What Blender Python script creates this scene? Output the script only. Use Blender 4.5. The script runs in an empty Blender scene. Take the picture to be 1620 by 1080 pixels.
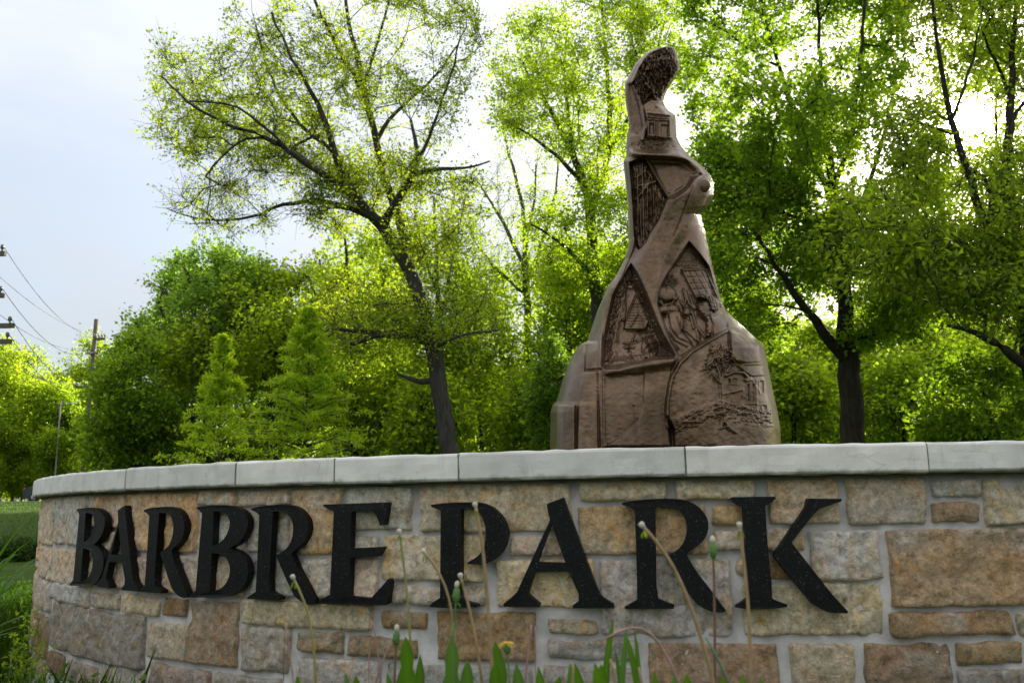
import bpy, math, random
import numpy as np
from mathutils import Matrix, Vector

# ------------------------------------------------------------------ camera, sky, sun, exposure
scene = bpy.context.scene
col = scene.collection
F_PX, TILT, ROLL = 1389.178, 0.183784, -0.014632        # fitted to the 1620x1080 photograph
CAMZ = 0.62
cam_d = bpy.data.cameras.new('camera')
cam_d.sensor_width = 36.0
cam_d.lens = 36.0 * F_PX / 1620.0
cam_d.clip_start, cam_d.clip_end = 0.05, 3000
cam_d.dof.use_dof = True
cam_d.dof.focus_distance = 3.9
cam_d.dof.aperture_fstop = 6.3
cam = bpy.data.objects.new('camera', cam_d)
cam.matrix_world = Matrix.Translation((0, 0, CAMZ)) @ Matrix.Rotation(math.pi/2 + TILT, 4, 'X') @ Matrix.Rotation(ROLL, 4, 'Z')
col.objects.link(cam)
scene.camera = cam

_c, _s = math.cos(TILT), math.sin(TILT)
_cr, _sr = math.cos(ROLL), math.sin(ROLL)
def ray(px, py):
    """direction (x, y, z) of a photo pixel, from the camera; works on arrays"""
    X = np.asarray(px, float) - 810; Y = np.asarray(py, float) - 540
    X, Y = _cr*X + _sr*Y, -_sr*X + _cr*Y
    a, u = X/F_PX, -Y/F_PX
    return np.stack(np.broadcast_arrays(a, _c - u*_s, _s + u*_c), -1)
def at_depth(px, py, Y):
    d = ray(px, py)
    k = np.asarray(Y, float)/d[..., 1]
    P = d*k[..., None]
    P[..., 2] += CAMZ
    return P

SUN_DIR = Vector(ray(1527, 188)).normalized()
SUN_EL = math.asin(SUN_DIR.z)
SUN_AZ = math.atan2(SUN_DIR.x, SUN_DIR.y)               # clockwise from +Y

world = bpy.data.worlds.new('World')
scene.world = world
world.use_nodes = True
nt = world.node_tree
nt.nodes.clear()
def wn(t, **k):
    n = nt.nodes.new(t)
    for a, b in k.items(): setattr(n, a, b)
    return n
out = wn('ShaderNodeOutputWorld'); bg = wn('ShaderNodeBackground'); bg.inputs['Strength'].default_value = 0.1
sky = wn('ShaderNodeTexSky', sky_type='NISHITA', sun_disc=False, sun_elevation=SUN_EL, sun_rotation=SUN_AZ,
         air_density=1.0, dust_density=2.0, ozone_density=1.0, altitude=150)
tc = wn('ShaderNodeTexCoord')
nz = wn('ShaderNodeTexNoise'); nz.inputs['Scale'].default_value = 2.2; nz.inputs['Detail'].default_value = 5; nz.inputs['Roughness'].default_value = .55
mp = wn('ShaderNodeMapping'); mp.inputs['Scale'].default_value = (1, 1, 2.6)
rmp = wn('ShaderNodeMapRange'); rmp.inputs[1].default_value = .36; rmp.inputs[2].default_value = .62; rmp.inputs[3].default_value = .52; rmp.inputs[4].default_value = .86
cloud = wn('ShaderNodeVectorMath', operation='SCALE'); cloud.inputs[0].default_value = (7.45, 7.75, 8.2)
sepz = wn('ShaderNodeSeparateXYZ'); grad = wn('ShaderNodeMath', operation='MULTIPLY_ADD', use_clamp=False); grad.inputs[1].default_value = .86; grad.inputs[2].default_value = .25
mix = wn('ShaderNodeMix', data_type='RGBA')
# the sun seen through thin cloud: a wide aureole round the bright disc
nrm = wn('ShaderNodeVectorMath', operation='NORMALIZE')
dot = wn('ShaderNodeVectorMath', operation='DOT_PRODUCT'); dot.inputs[1].default_value = SUN_DIR
mx0 = wn('ShaderNodeMath', operation='MAXIMUM'); mx0.inputs[1].default_value = 0
def lobe(power, amp):
    p = wn('ShaderNodeMath', operation='POWER'); p.inputs[1].default_value = power
    m = wn('ShaderNodeMath', operation='MULTIPLY'); m.inputs[1].default_value = amp
    nt.links.new(mx0.outputs[0], p.inputs[0]); nt.links.new(p.outputs[0], m.inputs[0])
    return m
l1, l2, l3 = lobe(8, 1.5), lobe(260, 40.0), lobe(5000, 900.0)
a1 = wn('ShaderNodeMath', operation='ADD'); a2 = wn('ShaderNodeMath', operation='ADD')
glow = wn('ShaderNodeVectorMath', operation='SCALE'); glow.inputs[0].default_value = (1.0, .93, .80)
addc = wn('ShaderNodeVectorMath', operation='ADD')
L = nt.links.new
L(tc.outputs['Generated'], mp.inputs[0]); L(mp.outputs[0], nz.inputs['Vector']); L(nz.outputs[0], rmp.inputs[0])
L(rmp.outputs[0], mix.inputs[0]); L(sky.outputs[0], mix.inputs[6]); L(cloud.outputs[0], mix.inputs[7])
L(nrm.outputs[0], sepz.inputs[0]); L(sepz.outputs[2], grad.inputs[0]); L(grad.outputs[0], cloud.inputs['Scale'])    # an overcast sky is brighter overhead
L(tc.outputs['Generated'], nrm.inputs[0]); L(nrm.outputs[0], dot.inputs[0]); L(dot.outputs['Value'], mx0.inputs[0])
L(l1.outputs[0], a1.inputs[0]); L(l2.outputs[0], a1.inputs[1]); L(a1.outputs[0], a2.inputs[0]); L(l3.outputs[0], a2.inputs[1])
L(a2.outputs[0], glow.inputs['Scale']); L(mix.outputs[2], addc.inputs[0]); L(glow.outputs[0], addc.inputs[1])
L(addc.outputs[0], bg.inputs['Color']); L(bg.outputs[0], out.inputs['Surface'])

sun_d = bpy.data.lights.new('sun', 'SUN'); sun_d.energy = 5.0; sun_d.angle = math.radians(0.6); sun_d.color = (1, .93, .8)
sun = bpy.data.objects.new('sun', sun_d); col.objects.link(sun)
sun.rotation_euler = (-SUN_DIR).to_track_quat('-Z', 'Y').to_euler()

scene.view_settings.view_transform = 'Standard'
scene.view_settings.look = 'None'
scene.view_settings.exposure = 1.12
scene.view_settings.gamma = 1.0
scene.render.engine = 'CYCLES'
scene.cycles.max_bounces = 10
scene.cycles.diffuse_bounces = 9
scene.cycles.transmission_bounces = 6
scene.cycles.use_denoising = True

rng = np.random.default_rng(7)
random.seed(7)

# ------------------------------------------------------------------ helpers
def link(o, parent=None):
    col.objects.link(o)
    if parent is not None:
        o.parent = parent
    return o
def mesh_obj(name, V, faces, mat, parent=None, smooth=False):
    me = bpy.data.meshes.new(name)
    me.from_pydata([tuple(v) for v in V], [], [tuple(f) for f in faces])
    if mat: me.materials.append(mat)
    if smooth: me.polygons.foreach_set('use_smooth', np.ones(len(me.polygons), bool))
    me.update()
    return link(bpy.data.objects.new(name, me), parent)
def mesh_np(name, V, loops, nper, mat, parent=None, smooth=False, tint=None):
    """fast mesh from arrays; all faces have nper corners; tint is one float per vertex"""
    V = np.asarray(V, np.float32).reshape(-1, 3); loops = np.asarray(loops, np.int32).reshape(-1)
    me = bpy.data.meshes.new(name)
    nf = len(loops)//nper
    me.vertices.add(len(V)); me.vertices.foreach_set('co', V.ravel())
    me.loops.add(len(loops)); me.loops.foreach_set('vertex_index', loops)
    me.polygons.add(nf)
    me.polygons.foreach_set('loop_start', np.arange(0, nf*nper, nper, dtype=np.int32))
    if smooth: me.polygons.foreach_set('use_smooth', np.ones(nf, bool))
    if tint is not None:
        at = me.attributes.new('tint', 'FLOAT', 'POINT'); at.data.foreach_set('value', np.asarray(tint, np.float32))
    me.materials.append(mat)
    me.update(calc_edges=True)
    return link(bpy.data.objects.new(name, me), parent)
def empty(name, loc=(0, 0, 0), label=None, cat=None, group=None):
    o = bpy.data.objects.new(name, None); o.empty_display_size = .2
    o.location = loc
    col.objects.link(o)
    if label: tag(o, label, cat, group)
    return o
def tag(o, label=None, cat=None, group=None, kind=None):
    if label: o['label'] = label
    if cat: o['category'] = cat
    if group: o['group'] = group
    if kind: o['kind'] = kind
    return o
def rebase(root):
    """children were built in world space: keep them there under a root with a location"""
    inv = Matrix.Translation(-Vector(root.location))
    for c in root.children:
        if c.type == 'MESH':
            c.matrix_parent_inverse = inv
    return root

def _hash(ix, iy, iz, seed):
    h = (ix.astype(np.int64)*374761393 + iy.astype(np.int64)*668265263 + iz.astype(np.int64)*2147483647 + seed*974634777) & 0x7fffffff
    h = ((h ^ (h >> 13))*1274126177) & 0x7fffffff
    h = h ^ (h >> 16)
    return (h & 0xffff)/65535.0
def vnoise(x, y, z=0.0, seed=0):
    x, y, z = np.broadcast_arrays(np.asarray(x, float), np.asarray(y, float), np.asarray(z, float))
    xi, yi, zi = np.floor(x), np.floor(y), np.floor(z)
    fx, fy, fz = x-xi, y-yi, z-zi
    sx, sy, sz = fx*fx*(3-2*fx), fy*fy*(3-2*fy), fz*fz*(3-2*fz)
    r = 0
    for a in (0, 1):
        for b in (0, 1):
            for c in (0, 1):
                w = (sx if a else 1-sx)*(sy if b else 1-sy)*(sz if c else 1-sz)
                r = r + w*_hash(xi+a, yi+b, zi+c, seed)
    return r*2-1
def fbm(x, y, z=0.0, seed=0, octv=4, gain=.5):
    s, a, f = 0, 1.0, 1.0
    for i in range(octv):
        s = s + a*vnoise(x*f, y*f, np.asarray(z)*f, seed+i*17); a *= gain; f *= 2.03
    return s

# ------------------------------------------------------------------ materials
def new_mat(name):
    m = bpy.data.materials.new(name); m.use_nodes = True
    n = m.node_tree.nodes; b = n['Principled BSDF']
    return m, m.node_tree, b
class NB:
    """small node-building helper"""
    def __init__(s, nt): s.nt = nt
    def n(s, t, ins=None, **k):
        x = s.nt.nodes.new(t)
        for a, b in k.items(): setattr(x, a, b)
        for a, b in (ins or {}).items():
            if hasattr(b, 'is_linked') or isinstance(b, bpy.types.NodeSocket): s.nt.links.new(b, x.inputs[a])
            else: x.inputs[a].default_value = b
        return x
    def noise(s, vec, scale, detail=4, rough=.55, dist=0):
        return s.n('ShaderNodeTexNoise', {'Vector': vec, 'Scale': scale, 'Detail': detail, 'Roughness': rough, 'Distortion': dist}).outputs[0]
    def ramp(s, fac, stops):
        r = s.n('ShaderNodeValToRGB', {0: fac}); e = r.color_ramp.elements
        while len(e) < len(stops): e.new(.5)
        for i, (p, c) in enumerate(stops):
            e[i].position = p; e[i].color = tuple(c)+((1,) if len(c) == 3 else ())
        return r.outputs[0]
    def mix(s, fac, a, b, mode='MIX'):
        m = s.n('ShaderNodeMix', {0: fac, 6: a, 7: b}, data_type='RGBA', blend_type=mode)
        return m.outputs[2]
    def math(s, op, a, b=0.0):
        return s.n('ShaderNodeMath', {0: a, 1: b}, operation=op).outputs[0]
    def rng(s, v, a, b, c, d):
        return s.n('ShaderNodeMapRange', {0: v, 1: a, 2: b, 3: c, 4: d}).outputs[0]
    def bump(s, h, strength, dist, normal=None):
        ins = {'Height': h, 'Strength': strength, 'Distance': dist}
        if normal is not None: ins['Normal'] = normal
        return s.n('ShaderNodeBump', ins).outputs[0]
C4 = lambda r, g, b: (r, g, b, 1)

def mat_simple(name, colr, rough=.6, var=.25, scale=12, bump=.3, bdist=.004, metallic=0.0, coords='Object'):
    m, t, b = new_mat(name); nb = NB(t)
    v = nb.n('ShaderNodeTexCoord').outputs[coords]
    f = nb.noise(v, scale, 6, .6)
    lo = tuple(c*(1-var) for c in colr); hi = tuple(min(1, c*(1+var)) for c in colr)
    c = nb.ramp(f, [(.3, lo), (.7, hi)])
    t.links.new(c, b.inputs['Base Color'])
    b.inputs['Roughness'].default_value = rough; b.inputs['Metallic'].default_value = metallic
    if bump:
        t.links.new(nb.bump(nb.noise(v, scale*4, 5, .6), bump, bdist), b.inputs['Normal'])
    return m

def mat_stone():
    m, t, b = new_mat('rock_face_stone'); nb = NB(t)
    g = nb.n('ShaderNodeNewGeometry').outputs['Position']
    oi = nb.n('ShaderNodeObjectInfo')
    off = nb.n('ShaderNodeVectorMath', {0: g, 1: nb.n('ShaderNodeCombineXYZ', {0: nb.math('MULTIPLY', oi.outputs['Random'], 37.0), 1: nb.math('MULTIPLY', oi.outputs['Random'], 11.0)}).outputs[0]}, operation='ADD').outputs[0]
    n1 = nb.noise(off, 14, 6, .66, .8); n2 = nb.noise(off, 46, 7, .78, .3); n3 = nb.noise(off, 4.5, 3, .5)
    base = oi.outputs['Color']
    rust = nb.mix(1.0, base, C4(1.10, .84, .54), 'MULTIPLY')
    grey = nb.mix(.70, base, C4(.60, .575, .53))
    c = nb.mix(nb.rng(n1, .47, .66, 0, .8), base, rust)
    c = nb.mix(nb.rng(n3, .52, .68, 0, .65), c, grey)
    c = nb.mix(1.0, c, nb.ramp(n2, [(.30, (.42, .38, .33)), (.48, (1.10, 1.08, 1.05)), (.68, (1.75, 1.75, 1.78))]), 'MULTIPLY')
    # fine grain, dark pits and pale chips of the split face
    c = nb.mix(nb.rng(nb.noise(off, 120, 5, .7), .57, .70, 0, .45), c, nb.mix(1.0, c, C4(.45, .40, .34), 'MULTIPLY'))
    c = nb.mix(nb.rng(nb.noise(off, 170, 4, .65, .5), .60, .72, 0, .6), c, C4(.80, .76, .68))
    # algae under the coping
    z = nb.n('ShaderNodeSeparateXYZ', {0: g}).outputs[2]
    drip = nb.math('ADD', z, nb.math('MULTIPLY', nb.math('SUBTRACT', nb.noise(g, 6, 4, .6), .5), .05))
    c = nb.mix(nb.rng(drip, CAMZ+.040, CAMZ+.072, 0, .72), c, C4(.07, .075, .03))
    # soil splash near the ground
    c = nb.mix(nb.rng(drip, CAMZ-.30, CAMZ-.62, 0, .45), c, C4(.10, .08, .055))
    t.links.new(c, b.inputs['Base Color']); b.inputs['Roughness'].default_value = .88
    b.inputs['Specular IOR Level'].default_value = .25
    h = nb.bump(nb.noise(off, 42, 8, .75, .5), 1.0, .018)
    h = nb.bump(nb.noise(off, 190, 4, .6), .5, .0025, h)
    t.links.new(h, b.inputs['Normal'])
    return m
def mat_mortar():
    m, t, b = new_mat('mortar'); nb = NB(t)
    g = nb.n('ShaderNodeNewGeometry').outputs['Position']
    c = nb.ramp(nb.noise(g, 14, 6, .6), [(.3, (.36, .335, .295)), (.55, (.53, .495, .44)), (.75, (.66, .615, .545))])
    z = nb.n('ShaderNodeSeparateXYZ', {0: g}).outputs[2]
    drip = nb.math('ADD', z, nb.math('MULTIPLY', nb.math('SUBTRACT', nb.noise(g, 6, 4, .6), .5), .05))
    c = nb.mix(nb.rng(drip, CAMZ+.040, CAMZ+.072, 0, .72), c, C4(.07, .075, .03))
    t.links.new(c, b.inputs['Base Color']); b.inputs['Roughness'].default_value = .95
    t.links.new(nb.bump(nb.noise(g, 120, 6, .7), .6, .004), b.inputs['Normal'])
    return m
def mat_cap():
    m, t, b = new_mat('coping_limestone'); nb = NB(t)
    g = nb.n('ShaderNodeNewGeometry').outputs['Position']
    oi = nb.n('ShaderNodeObjectInfo')
    c = nb.ramp(nb.noise(g, 7, 6, .6), [(.3, (.69, .645, .575)), (.6, (.85, .80, .715))])
    c = nb.mix(1.0, c, nb.ramp(oi.outputs['Random'], [(0, (.90, .90, .90)), (1, (1.06, 1.05, 1.04))]), 'MULTIPLY')
    vs = nb.n('ShaderNodeMapping', {0: g, 3: (15, 15, 4)}).outputs[0]
    c = nb.mix(nb.rng(nb.noise(vs, 1, 5, .65), .54, .78, 0, .45), c, C4(.27, .255, .235))
    hs = nb.n('ShaderNodeMapping', {0: g, 3: (5, 5, 28)}).outputs[0]
    c = nb.mix(nb.rng(nb.noise(hs, 1, 6, .7), .62, .8, 0, .35), c, C4(.25, .22, .18))
    # hairline cracks and pale lichen
    cw = nb.n('ShaderNodeVectorMath', {0: nb.n('ShaderNodeMapping', {0: g, 3: (3.2, 3.2, 11)}).outputs[0], 1: nb.n('ShaderNodeVectorMath', {0: nb.n('ShaderNodeTexNoise', {'Vector': g, 'Scale': 9.0, 'Detail': 5.0}).outputs[1], 1: (.5, .5, .5)}, operation='MULTIPLY').outputs[0]}, operation='ADD').outputs[0]
    vor = nb.n('ShaderNodeTexVoronoi', {'Vector': cw, 'Scale': 1.0}, feature='DISTANCE_TO_EDGE').outputs['Distance']
    c = nb.mix(nb.math('MULTIPLY', nb.rng(vor, .0, .009, .38, 0), nb.rng(nb.noise(g, 4.5, 3, .5), .53, .60, 0, 1)), c, C4(.20, .18, .155))
    c = nb.mix(nb.rng(nb.noise(g, 30, 6, .7), .62, .72, 0, .5), c, C4(.50, .46, .37))
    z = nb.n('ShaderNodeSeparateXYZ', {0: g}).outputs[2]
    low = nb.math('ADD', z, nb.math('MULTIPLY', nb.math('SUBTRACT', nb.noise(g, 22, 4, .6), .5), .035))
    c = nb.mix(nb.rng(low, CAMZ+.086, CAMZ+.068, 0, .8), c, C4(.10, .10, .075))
    t.links.new(c, b.inputs['Base Color']); b.inputs['Roughness'].default_value = .85
    h = nb.bump(nb.noise(vs, 2.2, 5, .6), .35, .003)
    h = nb.bump(nb.noise(g, 160, 5, .65), .45, .002, h)
    t.links.new(h, b.inputs['Normal'])
    return m
def mat_letter():
    m, t, b = new_mat('black_letter_paint'); nb = NB(t)
    g = nb.n('ShaderNodeNewGeometry').outputs['Position']
    f = nb.noise(g, 22, 5, .6)
    c = nb.ramp(f, [(.3, (.003, .003, .003)), (.7, (.008, .0076, .007))])
    sp = nb.rng(nb.noise(g, 300, 2, .5), .67, .73, 0, .6)
    c = nb.mix(sp, c, C4(.30, .29, .28))
    t.links.new(c, b.inputs['Base Color'])
    t.links.new(nb.rng(f, .3, .7, .38, .62), b.inputs['Roughness'])
    b.inputs['Specular IOR Level'].default_value = .20
    t.links.new(nb.bump(nb.noise(g, 90, 5, .6), .3, .002), b.inputs['Normal'])
    return m
def mat_bronze():
    m, t, b = new_mat('brown_bronze'); nb = NB(t)
    g = nb.n('ShaderNodeNewGeometry').outputs['Position']
    n1 = nb.noise(g, 2.6, 6, .6, .5); n2 = nb.noise(g, 12, 6, .65); n3 = nb.noise(g, 1.3, 3, .5)
    c = nb.ramp(n1, [(.28, (.072, .042, .022)), (.5, (.140, .087, .050)), (.72, (.222, .148, .094))])
    c = nb.mix(nb.rng(n3, .5, .72, 0, .6), c, C4(.115, .068, .028))
    c = nb.mix(1.0, c, nb.ramp(n2, [(.3, (.72, .72, .72)), (.7, (1.2, 1.18, 1.15))]), 'MULTIPLY')
    stv = nb.n('ShaderNodeMapping', {0: g, 3: (16, 16, 1.6)}).outputs[0]
    c = nb.mix(nb.rng(nb.noise(stv, 1, 5, .6), .50, .70, 0, .22), c, C4(.28, .20, .145))
    c = nb.mix(nb.rng(nb.noise(stv, 1.3, 5, .6, .3), .54, .74, 0, .35), c, C4(.055, .036, .021))
    t.links.new(c, b.inputs['Base Color'])
    b.inputs['Metallic'].default_value = .75
    t.links.new(nb.rng(n2, .3, .7, .26, .44), b.inputs['Roughness'])
    h = nb.bump(nb.noise(g, 30, 6, .6), .13, .005)
    h = nb.bump(nb.noise(g, 130, 4, .6), .3, .002, h)
    t.links.new(h, b.inputs['Normal'])
    return m
def mat_leaf(name, dark, light, trans=.5, tboost=(1.9, 1.7, .8), rough=.5):
    m, t, b = new_mat(name); nb = NB(t)
    a = nb.n('ShaderNodeAttribute', attribute_name='tint').outputs['Fac']
    c = nb.ramp(a, [(.0, dark), (.5, tuple((p+q)/2 for p, q in zip(dark, light))), (1.0, light)])
    t.links.new(c, b.inputs['Base Color']); b.inputs['Roughness'].default_value = rough
    b.inputs['Specular IOR Level'].default_value = .35
    tr = nb.n('ShaderNodeBsdfTranslucent', {'Color': nb.mix(1.0, c, C4(*tboost), 'MULTIPLY')})
    mxs = nb.n('ShaderNodeMixShader', {0: trans, 1: b.outputs[0], 2: tr.outputs[0]})
    t.links.new(mxs.outputs[0], t.nodes['Material Output'].inputs['Surface'])
    return m
def mat_bark(name, dark, light, scale=1.0):
    m, t, b = new_mat(name); nb = NB(t)
    g = nb.n('ShaderNodeNewGeometry').outputs['Position']
    v = nb.n('ShaderNodeMapping', {0: g, 3: (14*scale, 14*scale, 2.5*scale)}).outputs[0]
    n = nb.noise(v, 1, 7, .65, .4)
    c = nb.ramp(n, [(.3, dark), (.7, light)])
    t.links.new(c, b.inputs['Base Color']); b.inputs['Roughness'].default_value = .9
    b.inputs['Specular IOR Level'].default_value = .2
    t.links.new(nb.bump(n, .9, .03), b.inputs['Normal'])
    return m
def mat_ground():
    m, t, b = new_mat('mown_grass_ground'); nb = NB(t)
    g = nb.n('ShaderNodeNewGeometry').outputs['Position']
    c = nb.ramp(nb.noise(g, .7, 8, .65), [(.3, (.030, .060, .008)), (.7, (.075, .125, .015))])
    c = nb.mix(nb.rng(nb.noise(g, .12, 3, .5), .4, .7, 0, .4), c, C4(.10, .15, .018))
    c = nb.mix(1.0, c, nb.ramp(nb.noise(g, 40, 4, .7), [(.3, (.6, .6, .6)), (.7, (1.3, 1.3, 1.3))]), 'MULTIPLY')
    t.links.new(c, b.inputs['Base Color']); b.inputs['Roughness'].default_value = .9
    b.inputs['Specular IOR Level'].default_value = .1
    t.links.new(nb.bump(nb.noise(g, 25, 6, .7), .8, .05), b.inputs['Normal'])
    return m

M = dict(
    stone=mat_stone(), mortar=mat_mortar(), cap=mat_cap(), letter=mat_letter(), bronze=mat_bronze(),
    bark=mat_bark('oak_bark', (.030, .026, .022), (.095, .082, .070)),
    bark_dark=mat_bark('dark_bark', (.018, .014, .011), (.060, .046, .036)),
    bark_pale=mat_bark('pale_bark', (.07, .06, .048), (.17, .15, .12)),
    ground=mat_ground(),
    asphalt=mat_simple('asphalt', (.055, .055, .057), .9, .25, 3),
    concrete=mat_simple('concrete', (.36, .35, .33), .9, .2, 5),
    wood=mat_simple('weathered_pole_wood', (.13, .105, .082), .9, .3, 6),
    steel=mat_simple('galvanised_steel', (.42, .43, .44), .45, .12, 8, metallic=.7),
    lampglass=mat_simple('lamp_lens', (.55, .62, .66), .15, .05, 8, bump=0),
    wire=mat_simple('wire_sheath', (.05, .05, .055), .6, .1, 8, bump=0),
    ceramic=mat_simple('insulator_ceramic', (.16, .13, .12), .25, .15, 9, bump=0),
    carpaint=mat_simple('dark_car_paint', (.012, .014, .02), .22, .1, 3, bump=0),
    carred=mat_simple('red_lens', (.55, .02, .015), .2, .1, 20, bump=0),
    carglass=mat_simple('car_glass', (.02, .025, .028), .06, .1, 3, bump=0),
    rubber=mat_simple('tyre_rubber', (.018, .018, .018), .85, .2, 20),
    soil=mat_simple('bed_soil', (.06, .045, .03), .95, .35, 14, .8, .03),
)

# ------------------------------------------------------------------ ground, road, kerb
def sstep(a, b, x):
    t = np.clip((np.asarray(x, float)-a)/(b-a), 0, 1)
    return t*t*(3-2*t)
def ground_z(x, y):
    x = np.asarray(x, float); y = np.asarray(y, float)
    left = -0.26*sstep(-.4, -2.2, x)*sstep(.8, 3.0, y)
    z = left*(1-sstep(14, 26, y)) - .08*sstep(10, 16, y)*(1-sstep(20, 30, y))
    z = z + 1.20*sstep(20, 58, y) + .012*np.clip(y-58, 0, 400)
    return z
gx = np.concatenate([np.linspace(-400, -40, 14)[:-1], np.linspace(-40, -8, 24)[:-1], np.linspace(-8, 8, 54), np.linspace(8, 40, 18)[1:], np.linspace(40, 400, 12)[1:]])
gy = np.concatenate([np.linspace(-60, -2, 10)[:-1], np.linspace(-2, 14, 54), np.linspace(14, 70, 40)[1:], np.linspace(70, 600, 16)[1:]])
X, Y = np.meshgrid(gx, gy)
Z = ground_z(X, Y)
nxg, nyg = len(gx), len(gy)
idx = np.arange(nxg*nyg).reshape(nyg, nxg)
gq = np.stack([idx[:-1, :-1], idx[:-1, 1:], idx[1:, 1:], idx[1:, :-1]], -1)
tag(mesh_np('ground', np.stack([X, Y, Z], -1), gq, 4, M['ground'], smooth=True), kind='structure')
def strip(name, x0, x1, y0, y1, lift, mat, n=60):
    xs = np.linspace(x0, x1, n); ys = np.linspace(y0, y1, 6)
    X, Y = np.meshgrid(xs, ys); Z = ground_z(X, Y)+lift
    id_ = np.arange(n*6).reshape(6, n)
    return tag(mesh_np(name, np.stack([X, Y, Z], -1), np.stack([id_[:-1, :-1], id_[:-1, 1:], id_[1:, 1:], id_[1:, :-1]], -1), 4, mat, smooth=True), kind='structure')
strip('road', -180, 180, 58, 64.5, .012, M['asphalt'])
def box_strip(name, x0, x1, y0, y1, h, mat, n=40):
    V, Fc = [], []
    for i, x in enumerate(np.linspace(x0, x1, n)):
        a, b = float(ground_z(x, y0)), float(ground_z(x, y1))
        V += [(x, y0, a-.05), (x, y0, a+h), (x, y1, b+h), (x, y1, b-.05)]
        if i:
            q, p = 4*i, 4*i-4
            Fc += [(p, p+1, q+1, q), (p+1, p+2, q+2, q+1), (p+2, p+3, q+3, q+2)]
    return tag(mesh_obj(name, V, Fc, mat), kind='structure')
box_strip('kerb', -180, 180, 57.8, 58.0, .12, M['concrete'])
box_strip('path', -60, -4.5, 19.2, 20.8, .07, M['concrete'])

# ------------------------------------------------------------------ the curved sign wall
CX, CY, RCAP = 1.03793, 6.43277, 3.97324
Z_T, Z_B, Z_L = CAMZ+.15602, CAMZ+.07055, CAMZ-.28947
R_LET = RCAP - .010          # front faces of the letters
R_MORT = RCAP - .057         # mortar surface
R_STONE = RCAP - .042        # mean stone face
TH0, TH1 = math.radians(-88), math.radians(62)
def cyl(th, z, R):
    return np.stack(np.broadcast_arrays(CX + R*np.sin(th), CY - R*np.cos(th), z), -1)
def on_cyl(px, py, R):
    d = ray(px, py)
    A = d[..., 0]**2 + d[..., 1]**2; B = -(d[..., 0]*CX + d[..., 1]*CY); Cc = CX*CX + CY*CY - R*R
    k = (-B - np.sqrt(np.maximum(B*B - A*Cc, 0)))/A
    P = d*k[..., None]
    return np.arctan2(P[..., 0]-CX, CY-P[..., 1]), P[..., 2]+CAMZ

wall = empty('park_entrance_sign', (CX, CY, 0), 'low curved stone wall with pale coping and black letters reading BARBRE PARK', 'sign')
# mortar core
ths = np.linspace(TH0, TH1, 160)
V, Fc = [], []
for i, th in enumerate(ths):
    for (R, z) in ((R_MORT, -.9), (R_MORT, Z_B+.004), (R_MORT-.30, Z_B+.004), (R_MORT-.30, -.9)):
        V.append(cyl(th, z, R))
    if i:
        p, q = 4*(i-1), 4*i
        Fc += [(p, q, q+1, p+1), (p+1, q+1, q+2, p+2), (p+2, q+2, q+3, p+3)]
Fc += [(0, 1, 2, 3), (4*159+3, 4*159+2, 4*159+1, 4*159)]
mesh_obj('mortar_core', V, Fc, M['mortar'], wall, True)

# coping stones: joints read from the photograph, then carried on round the curve
joints = [float(on_cyl(x, y, RCAP)[0]) for x, y in ((98, 765), (197, 758), (370, 752), (527.5, 745), (724, 737), (1085, 730), (1469, 723))]
while joints[0] > TH0: joints.insert(0, joints[0] - random.uniform(.19, .26))
joints[0] = TH0
while joints[-1] < TH1: joints.append(joints[-1] + random.uniform(.19, .26))
joints[-1] = TH1
def coping(a, b, k):
    n = max(8, int((b-a)*RCAP/.018))
    prof = [(RCAP-.375, Z_B), (RCAP-.012, Z_B+.0005), (RCAP-.003, Z_B+.004), (RCAP, Z_B+.010), (RCAP, Z_B+.030), (RCAP, Z_B+.055), (RCAP-.0005, Z_T-.009), (RCAP-.003, Z_T-.003), (RCAP-.009, Z_T), (RCAP-.375, Z_T)]
    g = .0022/RCAP
    tt = np.linspace(a+g, b-g, n)
    dr = random.uniform(-.003, .003); dz = random.uniform(-.0015, .0015)
    V = []
    for i, th in enumerate(tt):
        e = min(i, n-1-i)
        inset = .004 if e == 0 else (.0012 if e == 1 else 0)
        for j, (R, z) in enumerate(prof):
            w = 1 if 1 <= j <= 8 else 0
            rr = R + dr*w - inset*w + w*.0014*float(fbm(th*60, z*35, k*3.1, 5, 3)) 
            V.append(cyl(th, z + dz + (.0018*float(vnoise(th*90, j, k)) if j in (1, 2, 7, 8) else 0) , rr))
    m_ = len(prof); Fc = []
    for i in range(n-1):
        for j in range(m_):
            j2 = (j+1) % m_
            Fc.append((i*m_+j, (i+1)*m_+j, (i+1)*m_+j2, i*m_+j2))
    Fc += [tuple(range(m_)), tuple(reversed(range((n-1)*m_, n*m_)))]
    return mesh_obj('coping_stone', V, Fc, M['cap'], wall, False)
for k in range(len(joints)-1):
    coping(joints[k], joints[k+1], k)
# joint mortar between the coping stones
for th in joints[1:-1]:
    g = .0035/RCAP
    V = [cyl(t, z, R) for t in (th-g, th+g) for (R, z) in ((RCAP-.37, Z_B+.002), (RCAP-.006, Z_B+.002), (RCAP-.006, Z_T-.004), (RCAP-.37, Z_T-.004))]
    mesh_obj('joint_mortar', V, [(0, 3, 2, 1), (4, 5, 6, 7), (1, 2, 6, 5), (2, 3, 7, 6), (0, 1, 5, 4), (0, 4, 7, 3)], M['mortar'], wall)

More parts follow.
